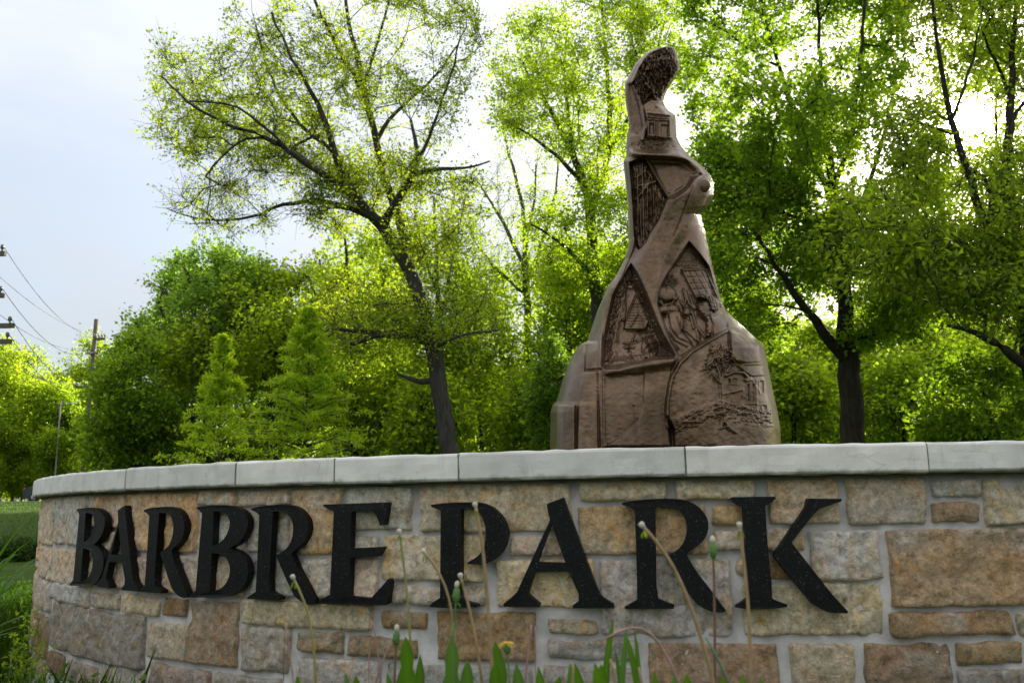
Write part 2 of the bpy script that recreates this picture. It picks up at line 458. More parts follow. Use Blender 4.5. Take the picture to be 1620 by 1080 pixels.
# face stones traced from the photograph: x0, x1, y0, y1 in photo pixels, colour
TAN, ORA, GRY, BRN, PNK, DGR, YEL = (.68, .55, .38), (.74, .51, .275), (.63, .58, .485), (.46, .325, .19), (.68, .555, .425), (.49, .45, .385), (.76, .625, .415)
ST = [
 (1069,1193,758,791,YEL),(1216,1330,757,829,TAN),(1341,1466,756,830,TAN),(1476,1554,758,786,GRY),(1476,1552,793,827,BRN),(1560,1640,756,830,TAN),
 (1127,1180,798,831,ORA),(1128,1184,838,871,PNK),(1196,1274,836,872,PNK),(1194,1264,880,917,BRN),(1284,1393,838,918,GRY),(1176,1398,923,1006,TAN),
 (1408,1660,836,960,BRN),(1410,1605,967,1006,BRN),(1613,1700,968,1006,TAN),(1027,1233,1018,1085,BRN),(1252,1355,1018,1092,TAN),(1370,1508,1017,1092,BRN),
 (1515,1620,1016,1052,BRN),(1520,1650,1059,1105,DGR),(949,1158,884,1007,GRY),(913,1120,799,877,ORA),(916,1054,760,793,YEL),(663,903,762,841,YEL),
 (805,893,848,878,TAN),(603,766,846,919,YEL),(783,940,885,961,YEL),(617,768,926,957,PNK),(603,674,967,996,BRN),(690,846,967,1046,BRN),(867,945,981,1003,TAN),
 (866,1008,1012,1045,GRY),(858,1010,1055,1095,GRY),(549,656,1008,1041,BRN),(469,541,999,1032,BRN),(468,600,1043,1092,GRY),(612,840,1055,1098,GRY),
 (381,455,992,1064,TAN),(383,587,952,993,YEL),(297,373,950,1053,BRN),(143,186,938,963,TAN),(191,249,941,972,TAN),(254,292,945,975,BRN),(81,139,925,955,GRY),
 (77,226,966,1046,DGR),(233,294,986,1044,TAN),(60,114,867,921,TAN),(50,77,913,964,PNK),(64,81,784,862,PNK),(84,134,781,862,GRY),(138,195,779,834,ORA),
 (200,309,777,873,ORA),(313,371,775,800,TAN),(374,457,773,800,PNK),(460,537,772,876,ORA),(547,650,770,838,GRY),(545,596,846,878,GRY),(313,384,806,873,GRY),(390,455,806,874,GRY),
 (140,196,841,874,TAN),(118,176,880,930,TAN),(181,246,880,934,PNK),(252,312,879,940,TAN),(318,384,880,942,TAN),(396,470,884,944,GRY),(476,532,884,946,PNK),(540,596,885,952,PNK),
 (103,150,1050,1085,PNK),(158,226,1052,1092,GRY),(234,330,1056,1095,PNK),(340,440,1070,1110,GRY),(52,72,972,1040,BRN),
]
stones = []
for x0, x1, y0, y1, c in ST:
    ym = (y0+y1)/2; xm = (x0+x1)/2
    t0 = float(on_cyl(x0, ym, R_STONE)[0]); t1 = float(on_cyl(x1, ym, R_STONE)[0])
    zt = float(on_cyl(xm, y0, R_STONE)[1]); zb = float(on_cyl(xm, y1, R_STONE)[1])
    t0 -= .0022/R_STONE; t1 += .0022/R_STONE; zb -= .002; zt += .002
    stones.append((t0, t1, min(zb, zt), min(zt, Z_B-.006), c, True))
# fill every remaining gap, and the wall beyond the frame, with more stones
CELL = .01
ns, nzc = int((TH1-TH0)*R_STONE/CELL), int((Z_B-.004+.55)/CELL)
occ = np.zeros((nzc, ns), bool)
def cells(t0, t1, z0, z1, pad):
    i0 = int(((t0-TH0)*R_STONE-pad)/CELL); i1 = int(math.ceil(((t1-TH0)*R_STONE+pad)/CELL))
    j0 = int((Z_B-.004-z1-pad)/CELL); j1 = int(math.ceil((Z_B-.004-z0+pad)/CELL))
    return max(i0, 0), min(i1, ns), max(j0, 0), min(j1, nzc)
for s in stones:
    i0, i1, j0, j1 = cells(*s[:4], .009)
    occ[j0:j1, i0:i1] = True
pal = [TAN, TAN, ORA, GRY, GRY, BRN, PNK, YEL, DGR]
for j in range(0, nzc):
    i = 0
    while i < ns:
        if occ[j, i]: i += 1; continue
        w = 1; wmax = random.choice([9, 12, 14, 18, 22, 26])
        while i+w < ns and w < wmax and not occ[j, i+w]: w += 1
        h = 1; hmax = random.choice([4, 5, 6, 8, 10, 12])
        while j+h < nzc and h < hmax and not occ[j+h, i:i+w].any(): h += 1
        occ[j:j+h, i:i+w] = True
        if w >= 4 and h >= 3:
            t0 = TH0+(i*CELL+.003)/R_STONE; t1 = TH0+((i+w)*CELL-.008)/R_STONE
            z1 = Z_B-.004-j*CELL-.002; z0 = Z_B-.004-(j+h)*CELL+.010
            if z1-z0 > .018: stones.append((t0, t1, z0, z1, random.choice(pal), False))
        i += w
def build_stone(k, t0, t1, z0, z1, c, seen):
    w, h = (t1-t0)*R_STONE, z1-z0
    vis = -1.35 < (t0+t1)/2 < .5
    cell = .011 if vis else .05
    nu, nv = max(5, int(w/cell)), max(5, int(h/cell))
    u = np.linspace(0, 1, nu+1); v = np.linspace(0, 1, nv+1)
    # denser at the arrises
    u = .5-.5*np.cos(np.pi*u)*(1-.0) if nu < 9 else np.interp(np.linspace(0, 1, nu+1), [0, 1/nu, 2/nu, 1-2/nu, 1-1/nu, 1], [0, .005/w, .014/w, 1-.014/w, 1-.005/w, 1])
    v = .5-.5*np.cos(np.pi*v) if nv < 9 else np.interp(np.linspace(0, 1, nv+1), [0, 1/nv, 2/nv, 1-2/nv, 1-1/nv, 1], [0, .005/h, .014/h, 1-.014/h, 1-.005/h, 1])
    U, Vv = np.meshgrid(u, v)
    s, z = U*w, Vv*h
    # wobbling outline and clipped corners
    wob = .0050
    s2 = s + wob*(1-U)*fbm(z*22, 3.3, k*1.7, 1, 3)*1.0 + wob*U*fbm(z*22, 8.1, k*1.7, 2, 3)
    z2 = z + wob*(1-Vv)*fbm(s*18, 1.3, k*1.7, 3, 3) + wob*Vv*fbm(s*18, 5.1, k*1.7, 4, 3)
    cu, cv = np.abs(2*U-1), np.abs(2*Vv-1)
    rc = .008
    du = np.clip(rc-np.minimum(s, w-s), 0, rc); dv = np.clip(rc-np.minimum(z, h-z), 0, rc)
    pull = np.minimum(du, dv)*.35
    s2 += np.where(U < .5, pull, -pull); z2 += np.where(Vv < .5, pull, -pull)
    e = np.minimum(np.minimum(s, w-s), np.minimum(z, h-z))
    up = .008 + .008*random.random()
    rise = 1-np.exp(-e/.0015)
    tilt = (U-.5)*random.uniform(-.010, .010)+(Vv-.5)*random.uniform(-.012, .006)
    rough = .0050*fbm(s*11, z*13, k*2.3, 9, 2) + .0062*fbm(s*36, z*40, k*2.3, 19, 4, .66)
    ridge = -.011*np.abs(fbm(s*9+4, z*12, k*5.1, 29, 2))
    d = rise*(up + .006 + tilt + rough + ridge) + (1-rise)*(-.004)
    d = np.clip(d, -.006, .0225)
    border = (U == 0) | (U == 1) | (Vv == 0) | (Vv == 1)
    d = np.where(border, -.010, d)
    P = cyl(t0 + s2/R_STONE, z0+z2, R_MORT + d)
    id_ = np.arange((nu+1)*(nv+1)).reshape(nv+1, nu+1)
    q = np.stack([id_[:-1, :-1], id_[:-1, 1:], id_[1:, 1:], id_[1:, :-1]], -1)
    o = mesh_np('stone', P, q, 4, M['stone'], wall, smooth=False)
    f = random.uniform(.86, 1.14)
    o.color = (c[0]*f*random.uniform(.95, 1.05), c[1]*f, c[2]*f*random.uniform(.92, 1.08), 1)
stones = [s for s in stones if s[1] > TH0+.002 and s[0] < TH1-.002]
stones.sort(key=lambda s: not (-1.25 < (s[0]+s[1])/2 < .45))
stones = stones[:300]
for k, s in enumerate(stones): build_stone(k, *s)

# ------------------------------------------------------------------ letters, traced in photo pixels on the letter face
LP = dict(
P=[[(681.5,798),(703.7,795.2),(722,794.3),(752,793.7),(766.7,796),(781.5,803.5),(794.4,817.4),(801.9,834),(802.8,849),(798,865.6),(787,880.4),(770.4,890.6),(757.4,893),(739,891.5),(740.7,887.8),(753.7,881.3),(763,871),(767.6,858),(768.5,837.8),(764.8,821),(759,811),(751.9,805.4),(740.7,804.4),(729,804.4),(728.7,945),(733,949.4),(754.6,956),(754.6,960),(718.5,962),(679.6,959.6),(681.5,954),(696,945),(697.2,806.3),(690.7,804.4),(682.4,801.5)]],
A=[[(891,786.8),(864.7,796.5),(866.6,809),(870,822),(817.8,935.6),(812,942),(797,954),(797,959),(852,960),(853,954.5),(834,939),(845,904.9),(899,903),(915.3,939),(915.3,950),(906,957),(906,961.6),(971,961.6),(970.6,955.4),(949.6,942.8),(942,924.7),(893.6,794.7)],
   [(872,827),(849.6,888.6),(894.5,890)]],
R=[[(983.7,798),(984.4,794.6),(1004.4,791),(1036,788.5),(1063.7,787.8),(1087.8,791),(1106.3,801),(1118.3,816),(1121.7,830.7),(1118.3,847.4),(1108,860.4),(1089.6,872.4),(1086.9,878),(1102.6,904.8),(1123,930),(1137.8,950.4),(1148.9,965),(1145,968),(1132,968.5),(1117.4,964),(1100.7,954),(1089.6,939),(1073,915),(1060,894.8),(1050.7,879.8),(1061,876),(1073,869.6),(1082,858.5),(1086.9,843.7),(1086.9,829),(1082,814),(1071,803.9),(1060,800.7),(1036.9,800),(1038.7,925),(1041.5,946.7),(1047,949.4),(1067,956.9),(1066,962.4),(987.8,962.4),(988,959.6),(1008,948.5),(1007.6,917),(1004.4,808.5),(1000.7,803.9)]],
K=[[(1156,789),(1158,786),(1226.5,784.8),(1227.4,788),(1221,794.6),(1210.7,800),(1214.4,858.5),(1221,925),(1221.9,945.7),(1227.4,949.4),(1246,956),(1245,959.6),(1216,963.5),(1181,963.3),(1164.4,960.6),(1164.4,957.8),(1175.6,951),(1183.9,944),(1182,898.5),(1175.6,803.9),(1166,797.4)],
   [(1278.3,788),(1332,788.5),(1331,792.8),(1297.8,803.9),(1286.7,814),(1252.4,857.6),(1316.3,939),(1342,967),(1340.4,969.8),(1308.9,968.9),(1286.7,955),(1260.7,924.4),(1223.7,878),(1229.3,869.6),(1275.6,802)]],
E=[[(510.8,799.5),(512,797.5),(613.8,794),(607.6,829),(601,830.8),(594.6,812.8),(586.7,808.5),(556,809),(554,867),(577.6,865.9),(606.5,864.4),(597.5,879.6),(554,881.4),(552.4,942.8),(586.7,945.7),(614.8,914.6),(617.4,921),(612,953.6),(608.3,957),(503.6,954.7),(502.9,950.7),(521.7,940),(528,809),(514.4,802.5)]],
R2=[[(398,803),(403.7,799.8),(426,797),(448,796.7),(466.7,800.7),(481.5,810),(489.8,824.8),(489.8,841.5),(483.3,858),(464.8,872),(475.9,898.9),(487,926.7),(499,952.2),(494.4,956),(477.8,951.3),(463,937.4),(448,911.5),(436,882.2),(438.9,875.7),(453.7,867.4),(461,852.6),(462,837.8),(457.4,821),(448,811),(437,807.2),(431.9,806),(427.8,932),(433.3,935.6),(446.3,943.9),(444.4,948),(390.7,945.7),(392.6,942),(404.6,935.6),(411,808),(400,804.8)]],
B=[[(310.2,803.5),(313,801),(344.4,798.5),(361,799.3),(379.6,804.4),(390.7,815.6),(392.6,828.5),(387,847),(374,861),(363,866.5),(379.6,873),(390.7,886),(393.5,902.6),(388.9,921),(377.8,935),(361,942.5),(337,944.5),(300,944.5),(300,941.5),(309.3,934),(319.4,811.9),(314,806)],
   [(338,808.8),(353.7,808.8),(362,817.4),(364,830.4),(358,847),(349,857.5),(335.5,863)],[(335,873.9),(350,875.5),(360,884),(364.7,900.7),(360,919.3),(349,931.5),(331,936)]],
)
def sz(poly):
    a = np.array(poly, float); th, z = on_cyl(a[:, 0], a[:, 1], R_LET)
    return np.stack([th*R_LET, z], -1)
def smooth_poly(P, n=2):
    """round the gently turning corners only, keep the sharp ones"""
    for _ in range(n):
        prv, nxt = np.roll(P, 1, 0), np.roll(P, -1, 0)
        d1 = P-prv; d2 = nxt-P
        l1 = np.linalg.norm(d1, axis=1); l2 = np.linalg.norm(d2, axis=1)
        cosang = (d1*d2).sum(1)/(l1*l2+1e-9)
        Q = []
        for i in range(len(P)):
            if cosang[i] > .72 and max(l1[i], l2[i]) < .06:
                Q += [P[i]-.25*d1[i], P[i]+.25*d2[i]]
            else: Q.append(P[i])
        P = np.array(Q)
    return P
SHAPES = {k: [smooth_poly(sz(p)) for p in v] for k, v in LP.items()}
def refit(shape, xl, yl, xr, yr):
    """the same letter moved to another place along the wall (left and right extremes in photo pixels)"""
    s0 = float(on_cyl(xl, yl, R_LET)[0])*R_LET; s1 = float(on_cyl(xr, yr, R_LET)[0])*R_LET
    allp = np.concatenate(shape); a, b = allp[:, 0].min(), allp[:, 0].max()
    zc = Z_L
    res = []
    for p in shape:
        q = p.copy(); q[:, 0] = s0+(p[:, 0]-a)/(b-a)*(s1-s0); res.append(q)
    return res
T_LET = .027
def make_letter(shape, label):
    cu = bpy.data.curves.new('letter', 'CURVE'); cu.dimensions = '2D'; cu.fill_mode = 'BOTH'
    cu.extrude = T_LET/2
    s_mid = float(np.concatenate(shape)[:, 0].mean())
    for p in shape:
        sp = cu.splines.new('POLY'); sp.points.add(len(p)-1); sp.use_cyclic_u = True
        for i, (s, z) in enumerate(p): sp.points[i].co = (s-s_mid, z, 0, 1)
    tmp = bpy.data.objects.new('letter_curve', cu)
    me = bpy.data.meshes.new_from_object(tmp)
    bpy.data.objects.remove(tmp); bpy.data.curves.remove(cu)
    n = len(me.vertices); co = np.zeros(n*3); me.vertices.foreach_get('co', co); co = co.reshape(-1, 3)
    P = cyl((co[:, 0]+s_mid)/R_LET, co[:, 1], R_LET - T_LET/2 + co[:, 2])
    me.vertices.foreach_set('co', P.ravel()); me.materials.clear(); me.materials.append(M['letter']); me.update()
    me.name = 'letter'
    o = link(bpy.data.objects.new('letter', me), wall); o['label'] = label
    # studs that hold the letter off the masonry
    return o
make_letter(refit(SHAPES['B'], 110.5, 922, 163, 900), 'first black capital B of BARBRE')
make_letter(refit(SHAPES['A'], 153, 928, 218.5, 932), 'black capital A of BARBRE')
make_letter(refit(SHAPES['R'], 219, 930, 297, 944), 'first black capital R of BARBRE')
make_letter(SHAPES['B'], 'second black capital B of BARBRE')
make_letter(refit(SHAPES['R'], 390.7, 944, 499, 953), 'second black capital R of BARBRE')
make_letter(SHAPES['E'], 'black capital E of BARBRE')
make_letter(SHAPES['P'], 'black capital P of PARK')
make_letter(SHAPES['A'], 'black capital A of PARK')
make_letter(SHAPES['R'], 'black capital R of PARK')
make_letter(SHAPES['K'], 'black capital K of PARK')
rebase(wall)

# ------------------------------------------------------------------ bronze sculpture inside the ring of the wall
YS = CY + .05
SIL_L = np.array([(1056,73.3),(1040,75.8),(1025,82.5),(1015,90),(1005,101.7),(996.7,116.7),(989,131.7),(988.7,148),(990.8,166.7),(994,186.7),(995.8,198),(992.5,213),(990.8,226.7),(990.6,247.8),(986,255),(987.8,275.6),(992.4,312.6),(994.3,349.6),(994.5,377.4),(993,392),(989,408.5),(975,435),(960.7,455),(946.5,488),(938.3,512),(929,539),(919,544),(908,557),(899,575.6),(889.6,603),(880.4,634.8),(873.9,640.4),(871,651.5),(870,710.7),(869.5,790)])
SIL_R = np.array([(1057.5,73.3),(1066.7,75.8),(1070.8,85),(1074,98),(1075.8,110),(1066.7,125),(1056.7,140),(1050.8,153),(1050,166.7),(1060,178),(1069,182.5),(1069.7,203),(1070.8,218),(1076.7,230),(1089.6,246),(1108,260.7),(1123,275.6),(1129.4,290),(1129.4,309),(1121,325.6),(1108,338.5),(1110,347.8),(1115.6,368),(1121,392),(1123.9,406.8),(1131,437.4),(1142,478),(1150.3,492.4),(1158.5,500.5),(1183,523),(1203.3,541.3),(1210.4,550),(1215,579),(1223.3,620),(1230.7,653),(1234.4,677.4),(1235.4,703),(1237.5,790)])
TH_PY = [(73, .05), (95, .13), (150, .16), (185, .19), (230, .24), (262, .33), (300, .36), (350, .35), (420, .42), (500, .55), (560, .68), (620, .74), (710, .78), (790, .8)]
def poly_sdf(px, py, poly):
    """signed distance in pixels, negative inside"""
    P = np.array(poly, float); d = np.full(px.shape, 1e9); ins = np.zeros(px.shape, bool)
    for i in range(len(P)):
        a, b = P[i], P[(i+1) % len(P)]
        ab = b-a; t = np.clip(((px-a[0])*ab[0]+(py-a[1])*ab[1])/(ab@ab+1e-9), 0, 1)
        d = np.minimum(d, np.hypot(px-a[0]-t*ab[0], py-a[1]-t*ab[1]))
        c = ((a[1] > py) != (b[1] > py))
        ins ^= c & (px < (b[0]-a[0])*(py-a[1])/((b[1]-a[1]) if b[1] != a[1] else 1e-9)+a[0])
    return np.where(ins, -d, d)
def line_d(px, py, pts):
    P = np.array(pts, float); d = np.full(px.shape, 1e9)
    for a, b in zip(P[:-1], P[1:]):
        ab = b-a; t = np.clip(((px-a[0])*ab[0]+(py-a[1])*ab[1])/(ab@ab+1e-9), 0, 1)
        d = np.minimum(d, np.hypot(px-a[0]-t*ab[0], py-a[1]-t*ab[1]))
    return d
def zc(pts, ox, oy, sc): return [(ox+x/sc, oy+y/sc) for x, y in pts]
za = lambda pts: zc(pts, 960, 60, 6.0)
zb_ = lambda pts: zc(pts, 960, 220, 5.4)
zl_ = lambda pts: zc(pts, 920, 380, 4.91)
zr_ = lambda pts: zc(pts, 1020, 360, 4.91)
zw_ = lambda pts: zc(pts, 860, 520, 5.4)
zt_ = lambda pts: zc(pts, 1040, 520, 5.4)
FOREST = zb_([(195,205),(315,150),(415,330),(515,500),(440,690),(370,800),(330,890),(270,940),(240,900),(225,650),(212,400)])
BARN = zl_([(385,190),(330,280),(255,430),(210,610),(178,800),(168,990),(290,970),(420,955),(560,920),(700,905),(728,890),(640,750),(570,600),(500,420),(430,260)])
FIGS = zr_([(345,115),(430,215),(510,320),(555,460),(600,600),(640,660),(645,785),(480,880),(400,930),(262,1000),(235,950),(200,880),(150,740),(104,600),(110,520),(130,450),(170,375),(220,300)])
TOWN = zt_([(138,850),(80,740),(85,620),(105,480),(125,390),(180,290),(280,190),(400,110),(595,8),(620,0),(700,60),(905,165),(925,330),(975,560),(1015,730),(1036,850),(1040,1010),(140,1010)])
FACADE = za([(345,640),(420,590),(520,600),(600,710),(650,740),(652,950),(380,955),(375,760)])
BARKP = za([(250,430),(300,300),(400,140),(560,95),(640,105),(680,240),(690,295),(600,430),(535,560),(440,580),(340,630),(300,560)])
NR, NC = 640, 260
vv = np.concatenate([np.linspace(73.6, 740, NR-20), np.linspace(742.5, 790, 20)])
tt = np.linspace(0, 1, NC)
tt = .5-.5*np.cos(np.pi*tt)*.35 - .325*(1-2*tt)          # a little denser near the edges
tt = (tt-tt[0])/(tt[-1]-tt[0])
xl = np.interp(vv, SIL_L[:, 1], SIL_L[:, 0]); xr = np.interp(vv, SIL_R[:, 1], SIL_R[:, 0])
PX = xl[:, None] + tt[None, :]*(xr-xl)[:, None]
PY = np.repeat(vv[:, None], NC, 1)
T = np.interp(vv, *np.array(TH_PY).T)[:, None]
e = np.abs(2*tt-1)[None, :]
prof = (1-e**3.6)**(1/2.4)
D = T*prof
st = lambda d, w: sstep(w, -w, d)                          # 1 inside, 0 outside, soft over +-w px
edge = np.minimum(PX-xl[:, None], xr[:, None]-PX)         # px from the outline
ew = sstep(0, 11, edge)
def bump_blob(cx, cy, rx, ry, h, rot=0.0, p=.5):
    c, s = math.cos(rot), math.sin(rot)
    x = ((PX-cx)*c+(PY-cy)*s)/rx; y = (-(PX-cx)*s+(PY-cy)*c)/ry
    return h*np.maximum(0, 1-x*x-y*y)**p
def stroke(pts, r, h): return h*np.maximum(0, 1-(line_d(PX, PY, pts)/r)**2)**.5
def groove(pts, r, h): return -h*np.exp(-(line_d(PX, PY, pts)/r)**2)
rel = np.zeros_like(D)
# hollow above the folded shoulder, the shelf over it, and the shoulder itself
rel -= .085*st(poly_sdf(PX, PY, zb_([(345,165),(600,150),(760,260),(800,300),(730,330),(660,420),(560,490),(505,470),(420,330)])), 7)
rel += .07*np.exp(-((PY-(244+.09*(PX-1018)))/6.0)**2)*st(poly_sdf(PX, PY, [(975,236),(1085,232),(1112,262),(1080,262),(1018,250),(975,262)]), 6)
# front band that runs from the shoulder down between the two hollows
band = zb_([(700,420),(780,300),(860,262),(990,300),(990,560),(850,650),(760,700),(690,760),(590,900),(520,1075),(430,1400),(520,1700),(600,1850),(555,1840),(440,1640),(330,1350),(255,1150),(255,1040),(330,890),(440,690),(520,505)])
rel += .055*st(poly_sdf(PX, PY, band), 8)
rel += groove(zb_([(735,400),(690,520),(625,700),(570,830)]), 1.1, .012)
rel += groove(zb_([(505,500),(600,460),(660,420),(720,330),(800,305)]), 2.2, .03)
# forest panel
sd = poly_sdf(PX, PY, FOREST); mf = st(sd, 1.6)
fx = -.075*mf
tr_ = np.zeros_like(D)
for pts, r in (([(240,520),(290,470),(330,400),(420,360)],2.0),([(235,430),(270,400),(340,385),(425,360)],2.0),([(235,335),(300,300),(345,225)],1.5),([(240,330),(255,230)],1.5),([(262,250),(268,800)],1.8),([(300,210),(310,520),(318,860)],1.8),([(345,380),(352,780)],1.6),([(395,400),(400,640)],1.5),([(435,470),(440,650)],1.3),([(470,520),(480,590)],1.2),([(325,260),(385,330),(340,420)],1.3),([(375,300),(330,420),(290,470)],1.4),([(225,560),(235,860)],1.8),([(280,560),(300,880)],1.3),([(320,200),(330,330)],1.2),([(375,420),(380,700)],1.2),([(265,900),(300,930),(330,870)],2)):
    tr_ = np.maximum(tr_, stroke(zb_(pts), r, .034))
fx += mf*(tr_ + .010*fbm(PX*.35, PY*.08, 0, 3, 3))
rel += fx
rel += groove(zb_([(315,150),(415,330),(515,500),(440,690),(370,800)]), 1.0, .02)
# left ribbon edge that sweeps down from the forest panel to the ground
rib = zl_([(400,0),(360,110),(300,250),(215,430),(180,620),(158,800),(150,980),(150,1150),(160,1400),(165,1620)])
rel += stroke(rib, 5.0, .05)
rel += .03*st(PX - np.interp(PY, [p[1] for p in rib], [p[0] for p in rib]), 3)*st(410-PY, 20)
# barn hollow with its scene
sd = poly_sdf(PX, PY, BARN); mb = st(sd, 3.0)
deep = sstep(0, 16, -sd)
bx = -(.095*mb + .075*deep)
br = np.zeros_like(D)
br += .030*st(poly_sdf(PX, PY, zl_([(430,405),(520,640),(500,690),(330,690),(345,612)])), 1.2)
br += stroke(zl_([(315,620),(345,612),(430,405),(530,660)]), 1.4, .022)
for yy in range(500, 690, 22): br += groove(zl_([(395-.3*(yy-500),yy),(495,yy)]), .55, .010)
br += stroke(zl_([(380,670),(435,575)]), 1.2, .014) + stroke(zl_([(345,310),(430,308)]), 1.2, .02) + stroke(zl_([(345,310),(345,600)]), 1.1, .014)
br += .020*st(poly_sdf(PX, PY, zl_([(360,345),(398,345),(398,375),(360,375)])), .7)
for pts in ([(410,685),(490,685)],[(430,690),(400,760),(375,840)],[(450,720),(545,700)],[(430,765),(470,765)],[(490,790),(520,745),(560,725)],[(470,860),(520,800),(565,790)],[(480,900),(520,850),(565,835)],[(510,905),(540,880),(580,870)],[(330,800),(430,795)],[(330,830),(410,830)]):
    br += stroke(zl_(pts), 1.3, .016)
br += bump_blob(*zl_([(450,850)])[0], 18, 16, .04) + bump_blob(*zl_([(530,830)])[0], 14, 18, .04)
low = sstep(555, 572, PY)*mb
br += (.03*sstep(556, 574, PY) + .014*np.abs(fbm(PX*.30, PY*.30, 0, 31, 3)))*sstep(545, 565, PY)
wallr = sstep(20, 4, -sd)*mb
br += wallr*.022*np.abs(fbm(PX*.33, PY*.22, 0, 41, 3))
rel += bx + mb*br
# the figures in the right-hand hollow
sd = poly_sdf(PX, PY, FIGS); mg = st(sd, 2.2)
fg = np.zeros_like(D)
gable = zr_([(345,130),(500,330),(235,300)])
mgab = st(poly_sdf(PX, PY, gable), 1.0)
yb = (PY-385)/2.6; xb = PX/6.0 + .5*np.floor(yb)
brick = np.maximum(np.exp(-((yb-np.round(yb))/.16)**2), np.exp(-((xb-np.round(xb))/.09)**2))
fg += mgab*(.012-.010*brick)
fg += stroke(zr_([(225,305),(345,125),(515,325)]), 1.6, .022)
win = zr_([(300,340),(480,335),(560,520),(420,520),(395,530)])
mw = st(poly_sdf(PX, PY, win), .8)
fg += mw*.008 + stroke(zr_([(285,330),(480,325)]), 1.4, .02) + stroke(zr_([(290,330),(400,540)]), 1.6, .02) + stroke(zr_([(480,330),(565,530)]), 1.6, .02)
for pts in ([(345,340),(430,520)],[(390,340),(440,440),(480,510)],[(435,335),(530,520)],[(325,385),(505,385)],[(350,435),(530,430)],[(372,480),(545,475)]):
    fg += groove(zr_(pts), .7, .014)
helmet = bump_blob(*zr_([(175,520)])[0], 15, 15, .060) * sstep(2, -2, PY-zr_([(0,572)])[0][1]-.25*(PX-1056)*-1)
fg = np.maximum(fg, helmet)
fg += stroke(zr_([(112,575),(150,598),(205,590),(255,545)]), 2.6, .035)
fg = np.maximum(fg, bump_blob(*zr_([(150,632)])[0], 8.5, 8, .055))
fg = np.maximum(fg, bump_blob(*zr_([(215,640)])[0], 11, 10, .04))
fg += stroke(zr_([(195,640),(250,640)]), 1.2, .012)+stroke(zr_([(205,665),(245,668)]), 1.2, .012)+stroke(zr_([(240,600),(262,635),(245,655)]), 1.4, .012)
fg = np.maximum(fg, bump_blob(*zr_([(205,790)])[0], 19, 34, .075, .25))
fg = np.maximum(fg, bump_blob(*zr_([(265,900)])[0], 17, 36, .060, -.75))
for pts in ([(180,690),(200,780),(260,860),(380,910)],[(170,790),(230,880),(330,930)],[(200,860),(260,950)],[(250,700),(290,800)]):
    fg += groove(zr_(pts), 1.3, .016)
for k in range(5):                                         # sleeves and hands reaching across
    fg += stroke(zr_([(285, 715+k*17),(330, 722+k*20),(400, 790+k*20),(425, 850+k*12)]), 1.9, .020)
fg = np.maximum(fg, bump_blob(*zr_([(325,655)])[0], 6.5, 7, .05))
fg += stroke(zr_([(300,640),(350,640)]), 1.0, .010)
for pts in ([(300,480),(320,560),(300,620)],[(320,500),(345,590),(390,630)],[(350,530),(365,580),(400,620)],[(280,570),(300,610)],[(370,660),(400,760),(470,850)],[(355,690),(380,780)]):
    fg += stroke(zr_(pts), 2.1, .020)
fol = st(np.hypot((PX-1060)/13, (PY-444)/9)-1, .25)
fg += fol*.028*np.abs(fbm(PX*.5, PY*.5, 0, 51, 3))
head = bump_blob(*zr_([(478,620)])[0], 13, 16, .060)
fg = np.maximum(fg, head)
hair = st(poly_sdf(PX, PY, zr_([(415,540),(450,512),(520,520),(570,570),(580,640),(545,650),(515,640),(510,600),(480,560),(440,548)])), 1.2)
fg = np.maximum(fg, hair*(.062 + .026*np.abs(fbm(PX*.55, PY*.55, 0, 61, 2))))
fg += stroke(zr_([(425,590),(455,592)]), 1.1, .014)+stroke(zr_([(425,600),(418,632),(436,642)]), 1.5, .016)+stroke(zr_([(440,660),(465,662)]), 1.1, .012)+stroke(zr_([(470,690),(520,655)]), 2.0, .018)
fg = np.maximum(fg, bump_blob(*zr_([(580,745)])[0], 22, 25, .075, .2))
fg += groove(zr_([(500,690),(530,750),(525,840)]), 1.2, .02) + groove(zr_([(540,690),(600,660)]), 1.2, .014)
for k in range(7): fg = np.maximum(fg, bump_blob(*zr_([(490+(k % 2)*12, 700+k*22)])[0], 4.0, 3.6, .055))
rel += -.10*mg + mg*fg
rel += stroke(zr_([(500,160),(515,320),(600,590),(645,655)]), 3.0, .03)
# lower boulder with the town scene
sd = poly_sdf(PX, PY, TOWN); mt = st(sd, 3.0)
tn = .10*mt
edge_arc = zt_([(100,840),(80,740),(85,620),(105,480),(130,390),(190,290),(290,190),(400,120),(595,8)])
tn += stroke(edge_arc, 4.0, .028)
tn += groove(zc([(0,0)],0,0,1)+[(-10,-10)], 1, 0) if False else 0
tn += mt*groove(zt_([(605,15),(615,150),(620,270)]), 1.3, .02)
tn += .045*st(poly_sdf(PX, PY, zt_([(620,0),(760,20),(905,165),(925,290),(760,300),(640,270)])), 4)
tree = np.zeros_like(D)
for pts, r in (([(575,790),(570,700),(562,580),(552,460)],2.6),([(552,470),(520,440),(480,395)],1.8),([(552,460),(560,410),(600,350),(640,300)],1.8),([(545,450),(530,370),(500,300)],1.5),([(530,450),(470,380)],1.2),([(585,370),(560,290),(555,200)],1.3),([(570,780),(540,850),(600,830),(680,890)],1.5),([(575,790),(640,870)],1.3)):
    tree = np.maximum(tree, stroke(zt_(pts), r, .026))
foliage = st(poly_sdf(PX, PY, zt_([(420,260),(450,140),(520,110),(600,150),(700,270),(660,330),(590,340),(520,330),(430,380),(370,350)])), 4)
tree += foliage*.030*np.maximum(0, fbm(PX*.42, PY*.42, 0, 71, 3)+.15)
roof = zt_([(755,300),(920,290),(938,395),(805,405),(740,360),(680,310)])
tree += .022*st(poly_sdf(PX, PY, roof), 1.2)
tree += stroke(zt_([(585,400),(660,370),(740,375),(770,405)]), 2.4, .026)+stroke(zt_([(590,365),(650,355)]), 1.2, .015)
